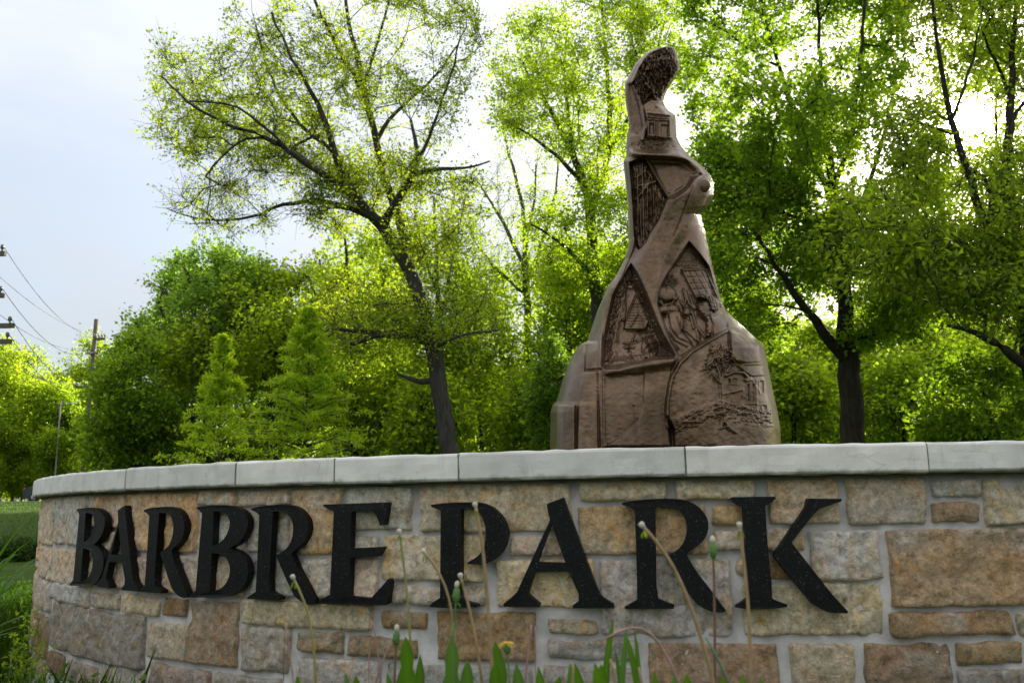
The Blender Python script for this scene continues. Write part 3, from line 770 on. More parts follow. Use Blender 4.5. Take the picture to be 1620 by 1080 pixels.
tree += .020*st(poly_sdf(PX, PY, zt_([(735,430),(800,405),(805,440),(765,455)])), 1.0)
for q in ([(640,420),(680,420),(680,470),(640,470)],[(765,470),(790,470),(800,620),(770,620)],[(865,445),(905,440),(910,550),(875,550)],[(890,650),(930,650),(935,700),(895,700)],[(605,425),(630,425),(630,470),(605,470)],[(815,470),(830,470),(835,620),(815,620)]):
    q = zt_(q); tree += -.014*st(poly_sdf(PX, PY, q), .8) + stroke(q+[q[0]], .9, .010)
for pts in ([(730,460),(735,700)],[(845,440),(850,700)],[(955,430),(990,720)],[(805,420),(845,500)],[(755,640),(850,640)],[(735,520),(560,560)]):
    tree += stroke(zt_(pts), 1.1, .010)
tn += mt*tree
line = np.interp(PX, *np.array(zt_([(100,840),(260,760),(420,690),(540,655),(700,690),(860,730),(1040,745)])).T)
below = sstep(-1.2, 1.2, PY-line)*mt
tn += .030*below + mt*np.exp(-((PY-line+3)/5)**2)*.034*np.abs(fbm(PX*.36, PY*.36, 0, 81, 3))
tn += below*sstep(18, 4, np.abs(PY-line-8))*.014*fbm(PX*.3, PY*.3, 0, 83, 3)
tn += mt*.003*fbm(PX*.12, PY*.12, 0, 85, 3)
rel += tn
# ledge and slabs of the lower left
ledge = zw_([(505,330),(640,340),(760,300),(930,245),(1100,245),(1135,260),(1105,330),(1085,450),(1060,620),(1060,760),(1080,850),(1100,1010),(515,1010)])
ml = st(poly_sdf(PX, PY, ledge), 3.5)
rel += .085*ml + ml*.05*np.exp(-((PY-588+.16*(PX-955))/9)**2)*sstep(950, 970, PX)
rel += -.018*st(poly_sdf(PX, PY, zw_([(525,395),(640,380),(760,385),(860,380),(850,640),(800,790),(600,960),(520,1000)])), 2.0)
rel += groove(zw_([(770,660),(780,740),(800,790),(640,930)]), 1.5, .012)
slabA = zw_([(55,655),(75,650),(268,655),(268,1040),(40,1040)])
rel += .06*st(poly_sdf(PX, PY, slabA), 1.6)*sstep(0, 10, edge+2)
slabB = zw_([(305,400),(350,370),(460,360),(470,1040),(285,1040)])
rel += .05*st(poly_sdf(PX, PY, slabB), 2.2)
rel += groove(zw_([(358,110),(356,360)]), 1.6, .03)
rel += .02*st(poly_sdf(PX, PY, zw_([(360,110),(500,0),(500,340),(360,350)])), 2)
# the hooked top: bark-like front, a plain side facet, the little pedimented hall
mk = st(poly_sdf(PX, PY, BARKP), 2.2)
rel += mk*(-.03 + .036*np.abs(fbm(PX*.28+.06*PY, PY*.075-.05*PX, 0, 91, 3)) + .02*fbm(PX*.5, PY*.3, 0, 93, 3))
rel += stroke(za([(235,430),(290,300),(380,160),(480,100)]), 2.6, .02)
rel += stroke(za([(690,295),(600,430),(530,570)]), 3.4, .035)+stroke(za([(370,440),(430,500),(470,570)]), 3.0, .04)+stroke(za([(420,420),(450,500)]), 2.2, .03)
rel += -.05*st(poly_sdf(PX, PY, za([(172,440),(240,440),(300,600),(345,840),(300,900),(200,920),(205,780)])), 5)
rel += stroke(za([(300,560),(330,680),(360,850),(340,960)]), 4.2, .04)
mh = st(poly_sdf(PX, PY, FACADE), 1.2)
fac = .035*mh
for pts in ([(390,710),(600,735)],[(390,745),(600,770)],[(385,770),(600,785)],[(380,925),(640,950)],[(470,955),(640,965)]): fac += stroke(za(pts), 1.1, .016)
for q in ([(410,810),(440,810),(440,910),(410,910)],[(515,825),(585,830),(585,945),(515,940)]): fac += -.018*st(poly_sdf(PX, PY, za(q)), .7)
for x in (395, 455, 485, 600): fac += stroke(za([(x, 795),(x, 925)]), 1.4, .018)
fac += bump_blob(*za([(473,645)])[0], 2.6, 3.2, .014)
rel += fac
rel += -.012*np.abs(fbm(PX*.2, PY*.3, 0, 95, 3))*sstep(222, 228, PY)*sstep(240, 234, PY)
rel += .0035*fbm(PX*.035, PY*.035, 0, 97, 4) + .0016*fbm(PX*.25, PY*.25, 0, 99, 3)
D = D + rel*ew
D = np.where((edge < .001), 0.0, D)
Pf = at_depth(PX, PY, YS-D)
idg = np.arange(NR*NC).reshape(NR, NC)
quads = np.stack([idg[:-1, :-1], idg[1:, :-1], idg[1:, 1:], idg[:-1, 1:]], -1).reshape(-1, 4)
fcx = .25*(PX[:-1, :-1]+PX[1:, 1:]+PX[1:, :-1]+PX[:-1, 1:]).ravel(); fcy = .25*(PY[:-1, :-1]+PY[1:, 1:]+PY[1:, :-1]+PY[:-1, 1:]).ravel()
region = np.zeros(len(quads), int)
for k, pl in enumerate((FOREST, BARN, FIGS, TOWN, FACADE, BARKP)):
    region[(poly_sdf(fcx, fcy, pl) < 0) & (region == 0)] = k+1
base_pt = at_depth(1053, 790, YS)
sculpt = empty('bronze_sculpture', tuple(base_pt), 'tall brown bronze sculpture with relief scenes standing behind the sign wall', 'sculpture')
def sub(name, mask, label=None):
    f = quads[mask]; u, inv = np.unique(f, return_inverse=True)
    o = mesh_np(name, Pf.reshape(-1, 3)[u], inv.reshape(-1), 4, M['bronze'], sculpt, smooth=True)
    if label: o['label'] = label
    return o
# body: front skin outside the panels plus the rounded back and the underside
f = quads[region == 0]
NRb, NCb = 120, 40
vb = np.linspace(vv[0], vv[-1], NRb); tb = np.linspace(0, 1, NCb)
xlb = np.interp(vb, SIL_L[:, 1], SIL_L[:, 0]); xrb = np.interp(vb, SIL_R[:, 1], SIL_R[:, 0])
PXb = xlb[:, None]+tb[None, :]*(xrb-xlb)[:, None]; PYb = np.repeat(vb[:, None], NCb, 1)
Db = -np.interp(vb, *np.array(TH_PY).T)[:, None]*.8*(1-np.abs(2*tb-1)[None, :]**2.6)**(1/2.2)
Db = Db*(1+.12*fbm(PXb*.02, PYb*.02, 0, 7, 3))
Pb = at_depth(xlb[:, None]+0*PXb, PYb, YS)                 # shift straight back, do not fan out
Pl = at_depth(xlb, vb, YS); Pr = at_depth(xrb, vb, YS)
Pb = Pl[:, None, :]+tb[None, :, None]*(Pr-Pl)[:, None, :]
Pb[..., 1] -= Db
offb = NR*NC
idb = offb+np.arange(NRb*NCb).reshape(NRb, NCb)
qb = np.stack([idb[:-1, :-1], idb[:-1, 1:], idb[1:, 1:], idb[1:, :-1]], -1).reshape(-1, 4)
allV = np.concatenate([Pf.reshape(-1, 3), Pb.reshape(-1, 3)]); allq = np.concatenate([f, qb])
u, inv = np.unique(allq, return_inverse=True)
mesh_np('body', allV[u], inv.reshape(-1), 4, M['bronze'], sculpt, smooth=True)
sub('forest_relief', region == 1, 'relief panel of bare tree trunks and branches')
sub('barn_relief', region == 2, 'deep hollow with a gabled barn in relief')
sub('figure_relief', region == 3, 'hollow with a helmeted figure and a curly-haired person in relief')
sub('town_relief', region == 4, 'low relief of a tree and a house')
sub('hall_relief', region == 5, 'small pedimented hall in relief')
sub('bark_relief', region == 6, 'rough bark-like top')
# round boss on the shoulder
ib = np.argmin(np.abs(PX-1112)+np.abs(PY-293.7)); bp = Pf.reshape(-1, 3)[ib]
V, Fc = [], []
nb_, rb_ = 28, .052
for j, (rr, dd) in enumerate(((1.0, -.03), (1.0, .004), (.96, .010), (.8, .017), (.55, .023), (.25, .026))):
    for i in range(nb_):
        a = 2*math.pi*i/nb_; V.append((bp[0]+rb_*rr*math.cos(a), bp[1]-dd, bp[2]+rb_*rr*math.sin(a)))
for j in range(5):
    for i in range(nb_): Fc.append((j*nb_+i, j*nb_+(i+1) % nb_, (j+1)*nb_+(i+1) % nb_, (j+1)*nb_+i))
Fc.append(tuple(5*nb_+i for i in range(nb_)))
mesh_obj('round_boss', V, Fc, M['bronze'], sculpt, True)
rebase(sculpt)
# plinth under it, below the coping line
V, Fc = [], []
pz = float(base_pt[2])+.004
for i in range(48):
    a = 2*math.pi*i/48
    for R, z in ((1.25, -.1), (1.25, pz-.02), (1.23, pz), (0.0, pz)):
        V.append((base_pt[0]+R*math.cos(a), YS+R*.9*math.sin(a), z))
for i in range(48):
    p, q = 4*i, 4*((i+1) % 48)
    Fc += [(p, q, q+1, p+1), (p+1, q+1, q+2, p+2), (p+2, q+2, q+3)]
pl_ = mesh_obj('plinth', V, Fc, M['concrete'], None, False)
tag(pl_, 'round concrete plinth carrying the bronze sculpture', 'plinth')

# ------------------------------------------------------------------ trees
def cluster_leaves(tw_a, tw_b, n_per, L, wr, spread, droop, seed, ctint, jit=.35):
    """leaf quads along twigs a->b; returns verts (N,4,3) and tint (N,4)"""
    r = np.random.default_rng(seed)
    n = len(tw_a)
    k = np.repeat(np.arange(n), n_per)
    t = r.random(len(k))**.7
    p = tw_a[k] + (tw_b[k]-tw_a[k])*t[:, None] + r.normal(0, spread, (len(k), 3))
    d = (tw_b-tw_a); d = d/(np.linalg.norm(d, axis=1, keepdims=True)+1e-9)
    a = d[k]*.5 + r.normal(0, .75, (len(k), 3)); a[:, 2] -= droop
    a /= np.linalg.norm(a, axis=1, keepdims=True)+1e-9
    nrm_ = r.normal(0, .6, (len(k), 3)); nrm_[:, 2] += .8
    b = np.cross(nrm_, a); b /= np.linalg.norm(b, axis=1, keepdims=True)+1e-9
    nn = np.cross(a, b)
    ll = L*r.uniform(.55, 1.3, len(k))[:, None]
    w = ll*wr
    fold = ll*.10
    V = np.stack([p, p+a*ll*.45+b*w*.5+nn*fold, p+a*ll-nn*fold*.5, p+a*ll*.45-b*w*.5+nn*fold], 1)
    tn = np.clip(ctint[k]*.72 + .28*r.random(len(k)) + r.normal(0, jit*.3, len(k)), 0, 1)
    return V, np.repeat(tn[:, None], 4, 1)

def frusta(P0, P1, R0, R1, D0, D1, sides):
    n = len(P0)
    def frame(D):
        ref = np.where(np.abs(D[:, 0:1]) < .8, np.array([[1.0, 0, 0]]), np.array([[0, 1.0, 0]]))
        u = np.cross(D, ref); u /= np.linalg.norm(u, axis=1, keepdims=True)+1e-9
        return u, np.cross(D, u)
    a = np.arange(sides)*2*np.pi/sides
    ca, sa = np.cos(a), np.sin(a)
    u0, v0 = frame(D0); u1, v1 = frame(D1)
    A = P0[:, None]+R0[:, None, None]*(ca[None, :, None]*u0[:, None]+sa[None, :, None]*v0[:, None])
    B = P1[:, None]+R1[:, None, None]*(ca[None, :, None]*u1[:, None]+sa[None, :, None]*v1[:, None])
    V = np.concatenate([A, B], 1).reshape(-1, 3)
    i = np.arange(sides); j = (i+1) % sides
    q = np.stack([i, j, j+sides, i+sides], -1)
    Q = (np.arange(n)*2*sides)[:, None, None]+q[None]
    return V, Q.reshape(-1, 4)

class Skel:
    def __init__(s): s.p, s.par, s.r, s.cont = [], [], [], []
    def add(s, p, par, r=0.0, cont=True):
        s.p.append(np.asarray(p, float)); s.par.append(par); s.r.append(r); s.cont.append(cont)
        return len(s.p)-1
    def limb(s, pts, rad, step):
        """a traced limb: 3-D points and radii, attached to the nearest node"""
        pts = np.array(pts); rad = np.array(rad)
        seg = np.linalg.norm(np.diff(pts, axis=0), axis=1); L_ = np.concatenate([[0], np.cumsum(seg)])
        n = max(2, int(L_[-1]/step))
        t = np.linspace(0, L_[-1], n+1)
        # Catmull-like smoothing of the polyline
        q = np.stack([np.interp(t, L_, pts[:, i]) for i in range(3)], -1)
        for _ in range(2): q[1:-1] = .25*q[:-2]+.5*q[1:-1]+.25*q[2:]
        q[1:-1] += rng.normal(0, step*.05, q[1:-1].shape)
        rr = np.interp(t, L_, rad)
        if s.p:
            A = np.array(s.p); k = int(np.argmin(((A-q[0])**2).sum(1))); first = False
        else: k = -1; first = True
        for i in range(0 if first else 1, n+1):
            k = s.add(q[i], k, rr[i], not (i == 1 and not first))

def in_poly(px, py, poly):
    P = np.array(poly, float); ins = np.zeros(px.shape, bool)
    for i in range(len(P)):
        a, b = P[i], P[(i+1) % len(P)]
        c = ((a[1] > py) != (b[1] > py))
        ins ^= c & (px < (b[0]-a[0])*(py-a[1])/((b[1]-a[1]) if b[1] != a[1] else 1e-9)+a[0])
    return ins
def make_tree(name, label, Yt, limbs, crowns, leafmat, barkmat, group=None, step=.45, seed=1, tip=.010, twig_len=.55, ntw=6, cat='tree', maxr=.35, bare=0.0):
    """limbs: lists of (px, py, width_px[, depth offset]); the first is the trunk and starts at the ground.
    crowns: dict(poly, n clumps, depth, leaf length, width ratio, leaves per twig, spread, droop)"""
    r = np.random.default_rng(seed)
    sk = Skel()
    for li, lb in enumerate(limbs):
        pts, rad = [], []
        for q in lb:
            dy = q[3] if len(q) > 3 else 0.0
            p = at_depth(q[0], q[1], Yt+dy); pts.append(p); rad.append(max(.008, q[2]/2*(Yt+dy)/F_PX))
        if li == 0:
            gz = float(ground_z(pts[0][0], pts[0][1]))
            b0 = pts[0].copy(); b0[2] = gz-.15
            if pts[0][2] > gz+.2: pts.insert(0, b0); rad.insert(0, rad[0]*1.12)
            base = np.array([pts[0][0], pts[0][1], gz])
        sk.limb(pts, rad, step*.8)
    n_tr = len(sk.p)
    sky_pts, cid = [], []
    for ci, c in enumerate(crowns):
        poly = np.array(c['poly'], float)
        lo, hi = poly.min(0), poly.max(0)
        got = []
        ctr = poly.mean(0)
        while len(got) < c['n']:
            q = r.uniform(lo, hi, (c['n']*2, 2)); q = q[in_poly(q[:, 0], q[:, 1], poly)]
            q = q[np.hypot(q[:, 0]-1527, q[:, 1]-190) > 38]
            got += list(q)
        q = np.array(got[:c['n']])
        ext = (hi-lo)/2
        rr_ = np.clip(np.hypot((q[:, 0]-ctr[0])/(ext[0]+1), (q[:, 1]-ctr[1])/(ext[1]+1)), 0, 1)
        dep = r.uniform(-1, 1, len(q))*c['depth']*np.sqrt(np.maximum(.08, 1-rr_**2)) + c.get('dy', 0.0)
        P = at_depth(q[:, 0], q[:, 1], Yt+dep)
        gz_ = ground_z(P[:, 0], P[:, 1])
        ok_ = P[:, 2] > gz_+.25
        lay = fbm(P[:, 0]*c.get('gf', .50), P[:, 1]*c.get('gf', .50), P[:, 2]*c.get('gf', .50)*1.5, seed+3, 2)
        thr = np.quantile(lay, c.get('gap', .34))
        P = P[ok_ & (lay > thr)]
        sky_pts.append(P); cid += [ci]*len(P)
    pts = np.concatenate(sky_pts); cid = np.array(cid)
    A0 = np.array(sk.p)
    dmin = np.array([((A0-p)**2).sum(1).min() for p in pts])
    order = np.argsort(dmin)
    cap_n = 200000
    A = np.zeros((len(A0)+len(pts)*14, 3)); A[:len(A0)] = A0
    Dn = np.zeros_like(A)
    par = np.array(sk.par); dd = A0-A0[np.maximum(par, 0)]
    Dn[:len(A0)] = dd/(np.linalg.norm(dd, axis=1, keepdims=True)+1e-9)
    hz = A0[0][2]
    nA = len(A0); tips = np.zeros(len(pts), int); tdir = np.zeros((len(pts), 3))
    trunk_low = np.array([A0[i][2] for i in range(n_tr)])
    for oi in order:
        p = pts[oi]
        v = p-A[:nA]; d = np.sqrt((v*v).sum(1))+1e-6
        cs = (v*Dn[:nA]).sum(1)/d
        cost = d*(1.25-.55*cs) + np.maximum(0, A[:nA, 2]-p[2]+.2*d)*.35
        k = int(np.argmin(cost))
        p0 = A[k].copy(); dist = d[k]
        m_ = int(np.clip(dist/step, 1, 12))
        ctl = p0 + Dn[k]*dist*.35 + np.array([0, 0, dist*.10]) + r.normal(0, dist*.06, 3)
        last = k
        for j in range(1, m_+1):
            t = j/m_
            ctl2 = (p0+p)/2*.5+ctl*.5
            q = (1-t)**2*p0 + 2*t*(1-t)*ctl2 + t*t*p + (r.normal(0, .035*min(dist, 1.5), 3) if j < m_ else 0)
            sk.add(q, last, 0.0, j > 1 )
            A[nA] = q; dv = q-A[last]; Dn[nA] = dv/(np.linalg.norm(dv)+1e-9)
            last = nA; nA += 1
        tips[oi] = last; tdir[oi] = Dn[last]
    Pn = np.array(sk.p); par = np.array(sk.par); R = np.array(sk.r)
    acc = np.zeros(len(Pn))
    rr_ = np.zeros(len(Pn))
    for i in range(len(Pn)-1, -1, -1):
        base_r = acc[i]**(1/2.35) if acc[i] > 0 else tip
        val = R[i] if R[i] > 0 else min(base_r, maxr)
        rr_[i] = val
        if par[i] >= 0: acc[par[i]] += max(tip, min(val, 9))**2.35
    for i in range(len(Pn)):                                # children never thicker than their parent
        if par[i] >= 0: rr_[i] = min(rr_[i], rr_[par[i]]*.98)
    root = empty(name, tuple(base), label, cat, group)
    cont = np.array(sk.cont)
    e = np.where(par >= 0)[0]
    d = Pn[e]-Pn[par[e]]; d /= np.linalg.norm(d, axis=1, keepdims=True)+1e-9
    node_d = np.zeros_like(Pn); node_d[e] = d; node_d[0] = (0, 0, 1)
    D0 = np.where(cont[e][:, None], node_d[par[e]], d)
    R0 = np.where(cont[e], rr_[par[e]], np.minimum(rr_[par[e]], rr_[e]*1.25))
    VV, QQ, o_ = [], [], 0
    for lo_, hi_, sd_ in ((.06, 99, 9), (.022, .06, 5), (0, .022, 3)):
        k = (rr_[e] >= lo_) & (rr_[e] < hi_)
        if not k.any(): continue
        v, q = frusta(Pn[par[e]][k], Pn[e][k], R0[k], rr_[e][k], D0[k], d[k], sd_)
        VV.append(v); QQ.append(q+o_); o_ += len(v)
    # twigs
    tw_a, tw_b, tw_c, tw_t = [], [], [], []
    ntips = len(pts)
    ct = np.clip(.57+.62*fbm(pts[:, 0]*.55, pts[:, 1]*.55, pts[:, 2]*.55, seed, 2) + r.normal(0, .10, ntips), 0, 1)
    for j in range(ntw):
        v = tdir*.55 + r.normal(0, .62, (ntips, 3)); v[:, 2] += .12
        v /= np.linalg.norm(v, axis=1, keepdims=True)+1e-9
        ln = twig_len*r.uniform(.5, 1.35, ntips)
        a = pts - tdir*(r.random(ntips)*twig_len*.5)[:, None]
        tw_a.append(a); tw_b.append(a+v*ln[:, None]); tw_c.append(cid); tw_t.append(ct)
    tw_a, tw_b, tw_c, tw_t = map(np.concatenate, (tw_a, tw_b, tw_c, tw_t))
    dv = tw_b-tw_a; dv /= np.linalg.norm(dv, axis=1, keepdims=True)+1e-9
    v, q = frusta(tw_a, tw_b, np.full(len(tw_a), tip*.75), np.full(len(tw_a), tip*.3), dv, dv, 3)
    VV.append(v); QQ.append(q+o_)
    inv = -base
    tr = mesh_np('trunk', np.concatenate(VV)+inv, np.concatenate(QQ), 4, barkmat, root, smooth=True)
    LV, LT = [], []
    for ci, c in enumerate(crowns):
        k = tw_c == ci
        if not k.any(): continue
        kk = np.where(k)[0]
        if c.get('bare', 0) > 0: kk = kk[r.random(len(kk)) > c['bare']]
        V_, T_ = cluster_leaves(tw_a[kk], tw_b[kk], c['per'], c['L'], c['w'], c['spread'], c['droop'], seed*31+ci, tw_t[kk])
        LV.append(V_); LT.append(T_)
    LV = np.concatenate(LV).reshape(-1, 3)+inv; LT = np.concatenate(LT).ravel()
    cr = mesh_np('crown', LV, np.arange(len(LV)), 4, leafmat, root, smooth=False, tint=LT)
    cr['kind'] = 'stuff'
    return root
def crown(poly, n, depth, L=.11, w=.6, per=5, spread=.10, droop=.25, **k):
    return dict(poly=poly, n=int(n*1.55), depth=depth, L=L*1.09, w=min(.9, w*1.22), per=int(per*2.15), spread=spread*1.05, droop=droop, **k)

LF = dict(
    oak=mat_leaf('oak_leaf', (.105, .145, .014), (.200, .245, .022), .70, (2.9, 2.9, 1.0)),
    maple=mat_leaf('maple_leaf', (.062, .118, .020), (.140, .210, .036), .66, (2.7, 2.75, 1.2)),
    maple2=mat_leaf('shade_maple_leaf', (.060, .115, .012), (.145, .215, .022), .70, (3.1, 3.0, 1.0)),
    yellow=mat_leaf('yellow_green_leaf', (.145, .210, .014), (.225, .290, .024), .70, (2.55, 2.5, 1.0)),
    bright=mat_leaf('spring_leaf', (.115, .190, .014), (.200, .265, .022), .70, (2.8, 2.7, 1.0)),
    cypress=mat_leaf('feathery_needle', (.170, .270, .018), (.300, .400, .030), .66, (2.2, 2.1, .8)),
    evergreen=mat_leaf('evergreen_spray', (.028, .080, .010), (.070, .140, .014), .45),
    hick=mat_leaf('hickory_leaf', (.075, .125, .012), (.150, .200, .020), .70, (3.1, 3.0, 1.0)),
    weed=mat_leaf('weed_leaf', (.032, .090, .006), (.085, .185, .014), .4, (1.7, 1.7, .6)),
    grassb=mat_leaf('grass_blade', (.040, .095, .006), (.10, .18, .014), .4, (1.7, 1.7, .6)),
)

# --- leaning oak with sparse spring leaves, limbs traced
make_tree('oak_tree', 'leaning oak with dark spreading limbs and sparse spring leaves behind the coping', 23.0, [
    [(724,760,33),(712,715,30),(700,640,29),(688,560,28),(672,497,26),(660,455,24),(645,420,23),(625,385,22),(606,358,22)],
    [(650,430,19,.6),(643,390,17,.8),(632,345,15,1.0),(610,290,13,1.2),(597,230,12,1.5),(583,170,12,1.5),(575,140,11,1.5),(565,90,9,1.6),(552,40,7,1.8),(545,-20,6,2)],
    [(606,358,20),(585,340,17,-.4),(560,310,14,-.8),(540,280,13,-1),(530,240,12,-1.2),(515,190,10,-1.5),(495,150,8,-1.6),(470,110,6,-2),(450,70,5,-2),(430,20,4,-2)],
    [(560,310,12,-.8),(530,285,11,-1.2),(490,262,10,-1.6),(450,232,9,-2),(410,212,8,-2.2),(365,200,6,-2.6),(320,180,5,-3),(285,150,4,-3),(255,120,3,-3)],
    [(588,345,11,-.4),(560,330,10,-.2),(525,322,9,.2),(480,318,8,.5),(440,325,6,.8),(400,345,5,1),(350,350,4,1),(300,345,3,1.2),(265,330,2,1.4)],
    [(410,212,5,-2.2),(370,225,4,-2.2),(345,250,4,-2.4),(325,280,3,-2.4)],
    [(450,232,6,-2),(425,205,5,-2.4),(385,170,4,-2.8),(340,160,4,-3),(300,160,3,-3.2)],
    [(530,240,8,-1.2),(480,205,6,-.6),(440,150,5,-.2),(420,100,4,.2),(405,40,3,.4)],
    [(606,358,16),(615,335,14,-.2),(640,300,13,-.6),(660,275,11,-.8),(663,250,9,-.8),(658,225,7,-.8),(650,190,5,-.6)],
    [(662,272,9,-.8),(690,270,7,-1),(720,265,6,-1.2),(742,268,4,-1.3),(775,255,3,-1.4)],
    [(663,255,8,-.8),(680,225,6,-1),(690,180,5,-1.2),(715,120,4,-1.4),(728,60,3,-1.6)],
    [(597,230,9,1.5),(612,190,7,1.8),(640,165,6,2),(668,140,5,2.2),(700,110,4,2.4),(725,70,3,2.5)],
    [(583,165,9,1.5),(556,110,8,1),(530,70,7,.6),(505,20,6,.4),(490,-20,5,.4)],
    [(575,140,8,1.5),(590,90,6,1.5),(605,40,5,1.5),(620,-10,4,1.5)],
    [(672,545,16),(650,530,14,-.3),(620,528,12,-.8),(585,530,10,-1.2),(556,545,7,-1.5)],
    [(600,529,9,-1),(565,518,7,-1.3),(535,520,5,-1.6),(510,525,4,-1.8)],
    [(685,612,12,.3),(668,605,10,.5),(650,602,8,.8),(630,592,5,1)],
    [(684,555,6,-.2),(715,535,5,-.5),(750,525,4,-.8),(790,522,3,-1)],
  ], [
    crown([(240,150),(258,70),(300,90),(360,70),(372,0),(400,-60),(520,-80),(520,160),(470,260),(380,250),(300,250),(255,215)], 290, 3.2, .080, .60, 6, .07, .1, bare=.42, gap=.42, gf=.62),
    crown([(500,-80),(745,-80),(765,60),(735,150),(700,230),(640,280),(560,300),(500,240),(480,120)], 290, 3.4, .080, .60, 6, .07, .1, bare=.40, gap=.42, gf=.62),
    crown([(262,320),(300,290),(330,300),(330,270),(400,240),(520,255),(590,330),(560,360),(470,345),(400,365),(300,375)], 130, 2.2, .075, .55, 5, .07, .1, bare=.6, gap=.42),
    crown([(440,265),(560,250),(690,250),(760,280),(735,360),(690,420),(560,400),(500,360)], 130, 2.6, .09, .55, 4, .11, .1),
    crown([(500,440),(620,415),(720,430),(800,500),(790,560),(700,560),(620,570),(520,560)], 80, 2.2, .08, .55, 4, .10, .1, dy=1.2, gap=.45),
    crown([(480,480),(560,455),(650,480),(685,535),(600,580),(500,575)], 60, 1.6, .08, .55, 4, .09, .1, dy=-.9, gap=.3, bare=.25),
  ], LF['oak'], M['bark'], seed=11, tip=.0080, twig_len=.70, ntw=9, step=.42)

# --- broad green maple on the left and the bushy one in front of it
make_tree('maple_tree', 'round deep green maple rising behind the small pale conifers', 34.0, [
    [(330,735,22),(330,640,20),(335,560,17),(340,480,12),(345,420,7)],
    [(332,620,12),(290,540,9),(250,480,6)], [(335,570,12),(380,500,9),(420,440,6)], [(336,540,10,-1.5),(310,470,7,-2),(290,420,5,-2.5)],
  ], [crown([(200,560),(206,512),(224,478),(246,452),(272,415),(304,402),(330,410),(347,393),(372,404),(398,402),(426,420),(444,435),(440,480),(425,560),(432,650),(400,735),(255,735),(225,600)], 620, 4.4, .13, .75, 8, .12, .3, gap=.48, gf=.55)],
  LF['maple'], M['bark_dark'], seed=21, tip=.012, twig_len=.75, ntw=6, step=.6)
make_tree('maple_tree', 'bushy mid green maple at the end of the wall, branches down to the coping', 29.0, [
    [(215,770,15),(215,680,13),(218,600,9),(225,540,5)], [(216,680,7),(180,620,4)], [(217,660,7),(255,610,4)],
  ], [crown([(144,660),(148,615),(166,575),(194,552),(216,528),(240,548),(262,580),(278,625),(282,680),(272,750),(146,755),(142,700)], 360, 2.6, .105, .75, 9, .10, .35, gap=.45, gf=.7)],
  LF['maple2'], M['bark_dark'], seed=22, tip=.010, twig_len=.6, ntw=6, step=.5)

# --- yellow-green oak behind the conifers
make_tree('flowering_oak_tree', 'yellow-green young oak between the round maple and the leaning oak', 31.0, [
    [(430,740,16),(432,640,14),(425,560,11),(415,500,8),(405,460,5)], [(428,600,8),(380,560,6),(330,545,4),(290,545,3)], [(425,570,8),(470,520,6),(500,470,4)],
  ], [crown([(258,590),(268,545),(300,520),(345,535),(350,490),(370,465),(420,455),(455,430),(500,420),(520,500),(510,600),(440,610),(380,590),(330,600),(280,610)], 300, 2.8, .15, .55, 6, .16, .2)],
  LF['yellow'], M['bark_dark'], seed=23, tip=.011, twig_len=.7, ntw=6, step=.55)

